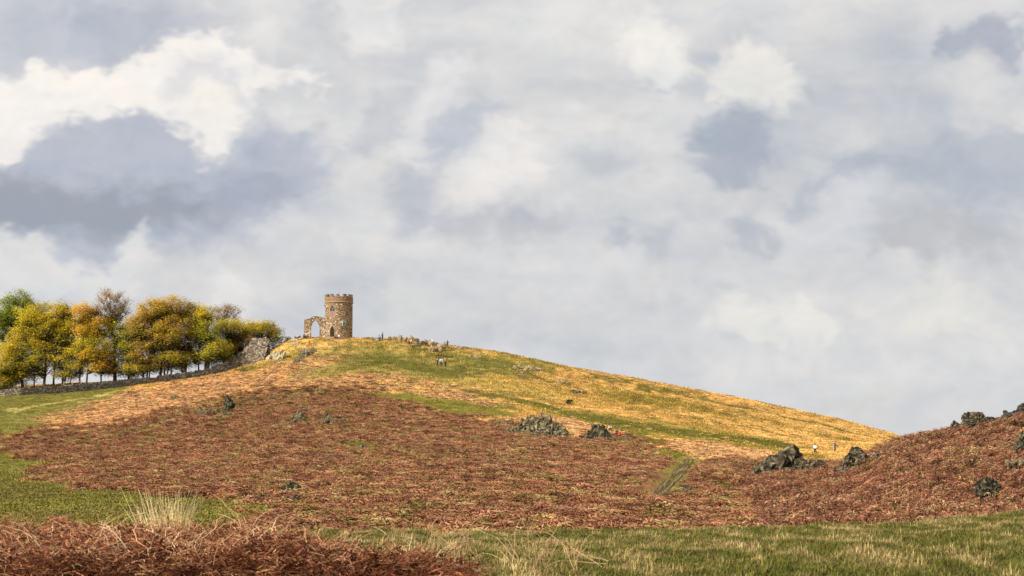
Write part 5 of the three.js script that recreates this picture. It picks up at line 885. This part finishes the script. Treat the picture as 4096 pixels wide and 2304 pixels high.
// a hand (palm down the -y axis, thumb toward +x) and a head (face toward +z), each on a fine grid
const HAND = (() => { const b = [[[-.02, -.01, 0], [-.022, -.085, 0], .02, .019], [[.02, -.01, 0], [.022, -.085, 0], .02, .019], [[0, .02, 0], [0, -.04, 0], .026, .03]]; [[-.033, .052], [-.012, .068], [.01, .074], [.031, .064]].forEach(([x, l], i) => b.push([[x, -.09, 0], [x * 1.1, -.09 - l * .55, .012], .0095, .009], [[x * 1.1, -.09 - l * .55, .012], [x * 1.1, -.09 - l * .92, .034 - i * .002], .009, .0075])); b.push([[.034, -.035, .004], [.06, -.066, .022], .013, .011], [[.06, -.066, .022], [.062, -.098, .032], .011, .009]); return fieldMesh(b, 34, [0, -.07, .01], .13, .008); })();
const HEAD = (() => fieldMesh([[[0, .035, -.015], [0, .05, -.03], .098, .092], [[0, -.03, .02], [0, -.075, .045], .072, .045], [[0, .012, .088], [0, -.022, .112], .011, .015], [[0, -.1, -.02], [0, -.17, -.04], .055, .058], [[.093, .02, -.01], [.098, -.015, -.012], .016, .012], [[-.093, .02, -.01], [-.098, -.015, -.012], .016, .012], [[-.03, -.052, .09], [.03, -.052, .09], .009, .009], [[-.045, .038, .082], [.045, .038, .082], .013, .013]], 34, [0, -.02, 0], .21, .022))();
const EYES = mergeGeometries([-1, 1].map((s) => new THREE.SphereGeometry(.011, 8, 6).translate(s * .034, .018, .088)));
function pose(kind) {
  const P = { hip: 0, pel: [0, .95, 0], chest: [0, 1.27, .01], neck: [0, 1.46, 0], head: [0, 1.6, .02], look: 0, sh: [[-.18, 1.4, 0], [.18, 1.4, 0]], el: [[-.25, 1.12, -.03], [.25, 1.12, -.03]], wr: [[-.25, .88, .06], [.25, .88, .06]], hp: [[-.09, .92, 0], [.09, .92, 0]], kn: [[-.1, .5, .02], [.1, .5, .02]], an: [[-.11, .09, -.02], [.11, .09, -.02]], toe: [[-.13, .04, .14], [.13, .04, .14]] };
  if (kind === 'walk') { P.kn = [[-.09, .52, .16], [.09, .5, -.05]]; P.an = [[-.1, .1, .2], [.1, .14, -.32]]; P.toe = [[-.11, .04, .36], [.11, .04, -.2]]; P.el = [[-.25, 1.13, -.14], [.25, 1.13, .08]]; P.wr = [[-.24, .92, -.16], [.23, .93, .26]]; P.chest = [0, 1.27, .04]; P.neck = [0, 1.45, .06]; P.head = [0, 1.59, .1]; }
  if (kind === 'device') { P.el = [[-.25, 1.13, .02], [.25, 1.13, .02]]; P.wr = [[-.1, 1.08, .28], [.1, 1.08, .28]]; P.look = .35; P.an = [[-.16, .09, -.03], [.17, .09, -.03]]; P.toe = [[-.19, .04, .12], [.22, .04, .11]]; P.kn = [[-.13, .5, .02], [.13, .5, .02]]; }
  if (kind === 'lean') { P.chest = [0, 1.22, .14]; P.neck = [0, 1.38, .24]; P.head = [0, 1.5, .32]; P.sh = [[-.17, 1.33, .2], [.17, 1.33, .2]]; P.el = [[-.22, 1.06, .28], [.22, 1.06, .28]]; P.wr = [[-.15, .95, .48], [.15, .95, .48]]; P.look = .2; }
  if (kind === 'sit') { P.pel = [0, .54, 0]; P.chest = [0, .86, .08]; P.neck = [0, 1.04, .14]; P.head = [0, 1.18, .19]; P.sh = [[-.18, .98, .11], [.18, .98, .11]]; P.el = [[-.26, .72, .2], [.26, .72, .2]]; P.wr = [[-.14, .64, .4], [.14, .64, .4]]; P.hp = [[-.09, .52, .02], [.09, .52, .02]]; P.kn = [[-.14, .52, .44], [.14, .52, .44]]; P.an = [[-.13, .1, .42], [.13, .1, .42]]; P.toe = [[-.15, .04, .58], [.15, .04, .58]]; }
  if (kind === 'floor') { P.pel = [0, .13, 0]; P.chest = [0, .44, -.04]; P.neck = [0, .62, .03]; P.head = [0, .77, .07]; P.sh = [[-.18, .57, 0], [.18, .57, 0]]; P.el = [[-.27, .42, .2], [.27, .42, .2]]; P.wr = [[-.13, .4, .4], [.13, .4, .4]]; P.hp = [[-.1, .13, .03], [.1, .13, .03]]; P.kn = [[-.15, .48, .36], [.15, .48, .36]]; P.an = [[-.13, .1, .58], [.13, .1, .58]]; P.toe = [[-.14, .04, .74], [.14, .04, .74]]; }
  if (kind === 'recline') { P.pel = [0, .12, 0]; P.chest = [0, .33, -.26]; P.neck = [0, .47, -.38]; P.head = [0, .6, -.42]; P.sh = [[-.18, .43, -.35], [.18, .43, -.35]]; P.el = [[-.28, .22, -.5], [.28, .22, -.5]]; P.wr = [[-.26, .05, -.36], [.26, .05, -.36]]; P.hp = [[-.09, .12, .04], [.09, .12, .04]]; P.kn = [[-.1, .26, .44], [.1, .17, .48]]; P.an = [[-.1, .09, .84], [.12, .08, .92]]; P.toe = [[-.12, .14, .98], [.15, .16, 1.04]]; }
  return P;
}
const bodies = {};
function body(kind) {
  if (bodies[kind]) return bodies[kind];
  const P = pose(kind), up = [], low = [], skin = [], shoe = [];
  const add3 = (a, b) => [a[0] + b[0], a[1] + b[1], a[2] + b[2]], mid = (a, b, t) => [lerp(a[0], b[0], t), lerp(a[1], b[1], t), lerp(a[2], b[2], t)];
  up.push([P.pel, P.chest, .105, .125, 1.4], [P.chest, mid(P.chest, P.neck, .7), .125, .09, 1.45]);
  for (const i of [0, 1]) { up.push([P.sh[i], P.el[i], .065, .052], [P.el[i], mid(P.el[i], P.wr[i], .92), .05, .042], [mid(P.chest, P.neck, .75), P.sh[i], .075, .068]); low.push([P.hp[i], P.kn[i], .1, .07], [P.kn[i], P.an[i], .068, .052], [P.pel, P.hp[i], .115, .1]); shoe.push([P.an[i], add3(P.an[i], [0, -.04, 0]), .048, .046], [add3(P.an[i], [0, -.045, -.02]), P.toe[i], .045, .038]); }
  for (const b of [...up, ...low]) skin.push([b[0], b[1], b[2] - .022, b[3] - .02, b[4] ? b[4] - .04 : 1]);
  for (const i of [0, 1]) skin.push([P.wr[i], mid(P.wr[i], P.el[i], .2), .027, .03], [P.an[i], P.toe[i], .033, .026]);
  skin.push([P.neck, P.head, .055, .055]);
  const pts = [...P.toe, ...P.an, ...P.kn, ...P.el, ...P.wr, ...P.sh, P.head, P.neck, P.pel], c = [0, 1, 2].map((k) => (Math.min(...pts.map((p) => p[k])) + Math.max(...pts.map((p) => p[k]))) / 2), half = Math.max(...[0, 1, 2].map((k) => (Math.max(...pts.map((p) => p[k])) - Math.min(...pts.map((p) => p[k]))) / 2)) + .2;
  const res = Math.round(half > .7 ? 50 : 40), put = (g, m) => g.clone().applyMatrix4(m), hm = new THREE.Matrix4().makeRotationX(P.look).setPosition(...P.head);
  const hands = [0, 1].map((i) => { const dir = V(...P.wr[i]).sub(V(...P.el[i])).normalize(), q = new THREE.Quaternion().setFromUnitVectors(V(0, -1, 0), dir); return put(HAND, new THREE.Matrix4().compose(V(...P.wr[i]), q, V(i ? -1 : 1, 1, 1))); });
  const bare = (g) => { const h = g.index ? g.toNonIndexed() : g; h.deleteAttribute('uv'); return h; };
  return bodies[kind] = { P, body: mergeGeometries([fieldMesh(skin, res, c, half), put(HEAD, hm), ...hands].map(bare)), jacket: fieldMesh(up, res, c, half), trousers: fieldMesh(low, res, c, half), shoes: fieldMesh(shoe, res, c, half, .02), eyes: put(EYES, hm), hm };
}
const HAIRS = { short: fieldMesh([[[0, .055, -.035], [0, .06, -.04], .112, .108], [[0, .0, -.075], [0, -.03, -.08], .07, .05]], 22, [0, .02, -.03], .2, .03), long: fieldMesh([[[0, .055, -.03], [0, .06, -.035], .114, .112], [[0, 0, -.08], [0, -.24, -.11], .085, .075], [[-.08, 0, -.03], [-.1, -.22, -.01], .045, .04], [[.08, 0, -.03], [.1, -.22, -.01], .045, .04]], 26, [0, -.08, -.04], .3, .03), hood: fieldMesh([[[0, .045, -.03], [0, .0, -.04], .128, .125], [[0, -.1, -.05], [0, -.14, -.05], .1, .1]], 22, [0, -.02, -.03], .27, .03), cap: fieldMesh([[[0, .07, -.02], [0, .075, -.02], .108, .108], [[0, .065, .09], [0, .058, .15], .05, .03, 1.6]], 24, [0, .05, 0], .22, .02) };
const tint = {}; const cloth = (c) => tint[c.join()] ??= mat(...c, .85);
const SKIN = mat(.5, .29, .2, .6), EYE = mat(.03, .025, .02, .3);
// x, foot y (4096 wide), distance or 0 = where that meets the ground; turn 0 = facing the viewer
function person(label, px, py, d, kind, turn, size, o) {
  const q = d ? at(px / 4, py / 4, d) : (() => { const s = spot(px / 4, py / 4); return [s[0], ground(s[0], s[1]), s[1]]; })(), y = (o.y ?? (d ? ground(q[0], q[2]) : q[1])) + (o.lift ?? 0), B = body(kind), t = thing('person', label, 'person', [q[0], y - .02, q[2]], turn, o.group ?? 'walkers on the hill');
  t.scale.setScalar(size);
  part('body', B.body, SKIN, t); part('eyes', B.eyes, EYE, t); part('jacket', B.jacket, cloth(o.top), t); part('trousers', B.trousers, cloth(o.legs), t); part('shoes', B.shoes, cloth(o.shoes ?? [.03, .028, .027]), t);
  const h = part(o.hat === 'hood' ? 'hood' : o.hat === 'cap' ? 'cap' : 'hair', HAIRS[o.hat ?? 'short'], cloth(o.hair ?? [.045, .028, .02]), t); B.hm.decompose(h.position, h.quaternion, h.scale);
  return t;
}
function backpack(label, p, kind, col, size) {
  const P = pose(kind), t = thing('backpack', label, 'backpack', p.position.toArray(), p.rotation.y), g = fieldMesh([[[-.06, .1, 0], [-.06, -.16, .01], .09, .1], [[.06, .1, 0], [.06, -.16, .01], .09, .1], [[-.05, -.1, -.08], [.05, -.1, -.08], .06, .06]], 26, [0, -.03, 0], .34, .03);
  t.scale.setScalar(size);
  const m = part('bag', g, cloth(col), t); m.position.set(P.chest[0], P.chest[1] + .02, P.chest[2] - .22);
  for (const s of [-1, 1]) { const b = new MB(); b.tube([[s * .12, P.chest[1] + .12, P.chest[2] - .16], [s * .13, P.chest[1] + .24, P.chest[2] - .02], [s * .13, P.chest[1] + .1, P.chest[2] + .15], [s * .15, P.chest[1] - .1, P.chest[2] + .05]], [.02, .02, .02, .018], 5, col.map((v) => v * .5)); part('strap', b.geo(), VCOL, t); }
}
const BLACK = [.018, .018, .022], NAVY = [.022, .03, .075], JEANS = [.06, .085, .15], WHITE = [.78, .78, .8], PI = Math.PI;
// by the tower and arch
person('dark clothed person reclining on the skyline left of the archway', 1187, 1352, 427, 'recline', PI / 2 + .2, 1, { lift: .22, top: BLACK, legs: NAVY });
person('person sitting upright in a maroon top next to the reclining one', 1200, 1351, 427, 'floor', -PI / 2, 1, { lift: .22, top: [.12, .04, .05], legs: BLACK, hair: [.3, .22, .17] });
person('dark clothed person sitting against the foot of the archway', 1215, 1350, 427.5, 'floor', PI / 2, 1, { lift: .22, top: [.025, .025, .027], legs: BLACK });
person('person in black lying beside the foot of the archway', 1225, 1350, 428, 'recline', -PI / 2 - .3, 1, { lift: .22, top: BLACK, legs: [.03, .03, .03] });
person('person in a bright blue jacket climbing the rocks below the archway', 1217, 1386, 412, 'walk', PI - .3, .96, { top: [.03, .1, .5], legs: [.03, .05, .09] });
person('small child in a red jacket on the grass below the archway', 1238, 1371, 421, 'walk', .5, .64, { top: [.75, .07, .03], legs: [.09, .02, .03] });
person('person in a red top sitting at the foot of the tower', 1347, 1352, 426, 'sit', .2, .98, { top: [.7, .06, .03], legs: JEANS, lift: -.1, hair: [.3, .18, .1] });
person('person in white with pale jeans sitting at the foot of the tower', 1356, 1352, 426, 'sit', -.5, 1, { top: WHITE, legs: [.13, .2, .33], lift: -.08 });
person('dark clothed person sitting left of the red one at the tower', 1340, 1351, 426.6, 'floor', .8, .95, { top: [.1, .06, .05], legs: BLACK });
// at the plinth
person('child in a sky blue top leaning on the round stone plinth', 1521, 1354, 425.5, 'lean', -PI / 2 - .4, .86, { top: [.02, .42, .82], legs: [.035, .06, .1] });
person('adult in a grey jacket standing behind the child at the plinth', 1530, 1354, 426.5, 'device', -PI / 2 - .6, 1.02, { top: [.17, .16, .17], legs: [.028, .03, .035] });
// summit rocks
person('person in an orange top sitting on the red brown bench', 1630, 1362, 424, 'sit', PI / 2 - .2, .96, { top: [.62, .25, .03], legs: NAVY, hair: [.55, .3, .1], lift: -.08 });
person('person in a white shirt sitting on the red brown bench', 1647, 1362, 424, 'sit', -PI / 2 + .2, 1.02, { top: WHITE, legs: BLACK, hair: [.4, .15, .07], lift: -.08 });
person('dark clothed person sitting on the smooth skyline rock', 1720, 1362, 426, 'floor', -PI / 2, 1, { top: BLACK, legs: NAVY, lift: .35 });
person('person in a white hooded coat on the smooth skyline rock', 1729, 1362, 425.3, 'floor', -PI / 2 + .5, 1.02, { top: WHITE, legs: [.4, .41, .45], hat: 'hood', hair: WHITE, lift: .55 });
person('dark clothed person half hidden behind the tall summit rock', 1790, 1388, 425.5, 'device', 2.6, .95, { top: [.03, .03, .04], legs: BLACK });
// the walkers
{ const a = person('walker in a pink purple jacket, left of the three on the green slope', 1750, 1461, 0, 'walk', PI + .1, .98, { top: [.2, .05, .1], legs: [.03, .025, .035], hat: 'long' }); backpack('pink backpack worn by the left walker', a, 'walk', [.55, .2, .36], .98);
  const b = person('walker in a white top carrying a teal backpack, middle of three', 1764, 1467, 0, 'walk', PI - .1, 1.08, { top: WHITE, legs: [.05, .05, .06], hair: [.1, .06, .04] }); backpack('bright teal backpack on the middle walker', b, 'walk', [.03, .55, .62], 1.05); }
person('dark clothed child, right of the three walkers', 1782, 1470, 0, 'walk', PI + .2, .86, { top: [.015, .018, .03], legs: BLACK, shoes: [.5, .5, .5], hat: 'cap', hair: [.12, .13, .16] });
// by the pyramid rock
person('long haired person in a pale pink top sitting beside the pyramid rock', 2439, 1728, 0, 'sit', .1, 1, { top: [.62, .45, .43], legs: BLACK, hat: 'long', hair: [.035, .016, .014], lift: -.12 });
person('person in a red shirt sitting below the pyramid rock, face down', 2478, 1748, 0, 'sit', .1, 1.02, { top: [.75, .05, .03], legs: [.02, .022, .05], shoes: [.7, .7, .7], hair: [.5, .42, .33], lift: -.1 });
person('dark haired person sitting half hidden behind the one in red', 2469, 1744, 0, 'sit', -.3, .98, { top: [.05, .05, .05], legs: BLACK, lift: -.1 });
// the two men
person('man in a white shirt and black trousers standing right of the crag', 3261, 1820, 0, 'device', PI - .5, 1.0, { top: [.68, .7, .74], legs: BLACK });
person('man in a dark blue shirt standing sideways between the two crags', 3340, 1808, 0, 'device', PI / 2 + .2, 1.01, { top: [.025, .055, .22], legs: [.018, .022, .04], hat: 'cap', hair: [.35, .06, .04] });
// ---------------------------------------------------------------- benches, plinth, log
function bench(label, px, py, d, W, col, turn, back, group) {
  const q = d ? (() => { const p = at(px / 4, py / 4, d); return [p[0], ground(p[0], p[2]), p[2]]; })() : (() => { const s = spot(px / 4, py / 4); return [s[0], ground(s[0], s[1]), s[1]]; })(), t = thing('bench', label, 'bench', q, turn, group), m = mat(...col, .85), B = (n, w, h, e, x, y, z) => { const p = part(n, new THREE.BoxGeometry(w, h, e), m, t); p.position.set(x, y, z); };
  for (const z of [-.16, 0, .16]) B('seat_slat', W, .045, .13, 0, .45, z);
  for (const s of [-1, 1]) { B('leg', .1, .5, .1, s * W * .42, .2, .17); B('leg', .1, .5, .1, s * W * .42, .2, -.17); if (back) B('back_post', .1, 1.0, .09, s * W * .42, .48, -.27); }
  if (back) { B('back_rail', W, .13, .05, 0, .92, -.21); B('back_rail', W, .11, .05, 0, .7, -.21); } else B('stretcher', W * .8, .08, .06, 0, .2, 0);
}
bench('weathered wooden bench alone on the upper right slope', 2091, 1518, 0, 1.75, [.1, .085, .06], PI, true);
bench('red brown plank bench among the summit rocks', 1641, 1363, 423.6, 1.7, [.2, .05, .035], 0, false);
{ const q = at(1511 / 4, 1354 / 4, 425), y = ground(q[0], q[2]), t = thing('stone_plinth', 'low round stone plinth with a dark flat top on the skyline', 'plinth', [q[0], y, q[2]]), r = rngOf(3);
  part('drum', new THREE.CylinderGeometry(.42, .44, .72, 20), MORTAR, t).position.y = .3;
  for (let k = 0; k < 3; k++) for (let i = 0; i < 9; i++) { const a = (i + k * .5) / 9 * 2 * PI, s = part('stone', chips[(i + k) % 8], STONE[[6, 3, 2, 0][(i * 3 + k) % 4]], t); s.position.set(Math.sin(a) * .4, .1 + k * .2, Math.cos(a) * .4); s.rotation.y = a; s.scale.set(.29, .2, .14); }
  part('top_plate', new THREE.CylinderGeometry(.5, .5, .07, 24), mat(.07, .065, .06, .5), t).position.y = .69; }
{ const s = spot(1764 / 4, 1433 / 4), t = thing('log', 'brown tree log lying on the grass behind the three walkers', 'log', [s[0], ground(s[0], s[1]), s[1]], .2), b = new MB(); b.tube([[-.85, .1, 0], [-.3, .2, .03], [.4, .32, 0], [.95, .42, -.04]], [.15, .17, .17, .14], 9, [.17, .115, .06]); b.tube([[.95, .42, -.04], [1.0, .43, -.04]], [.14, .02], 9, [.3, .22, .13]); part('trunk', b.geo(), VCOL, t); }

renderer.render(scene, camera);
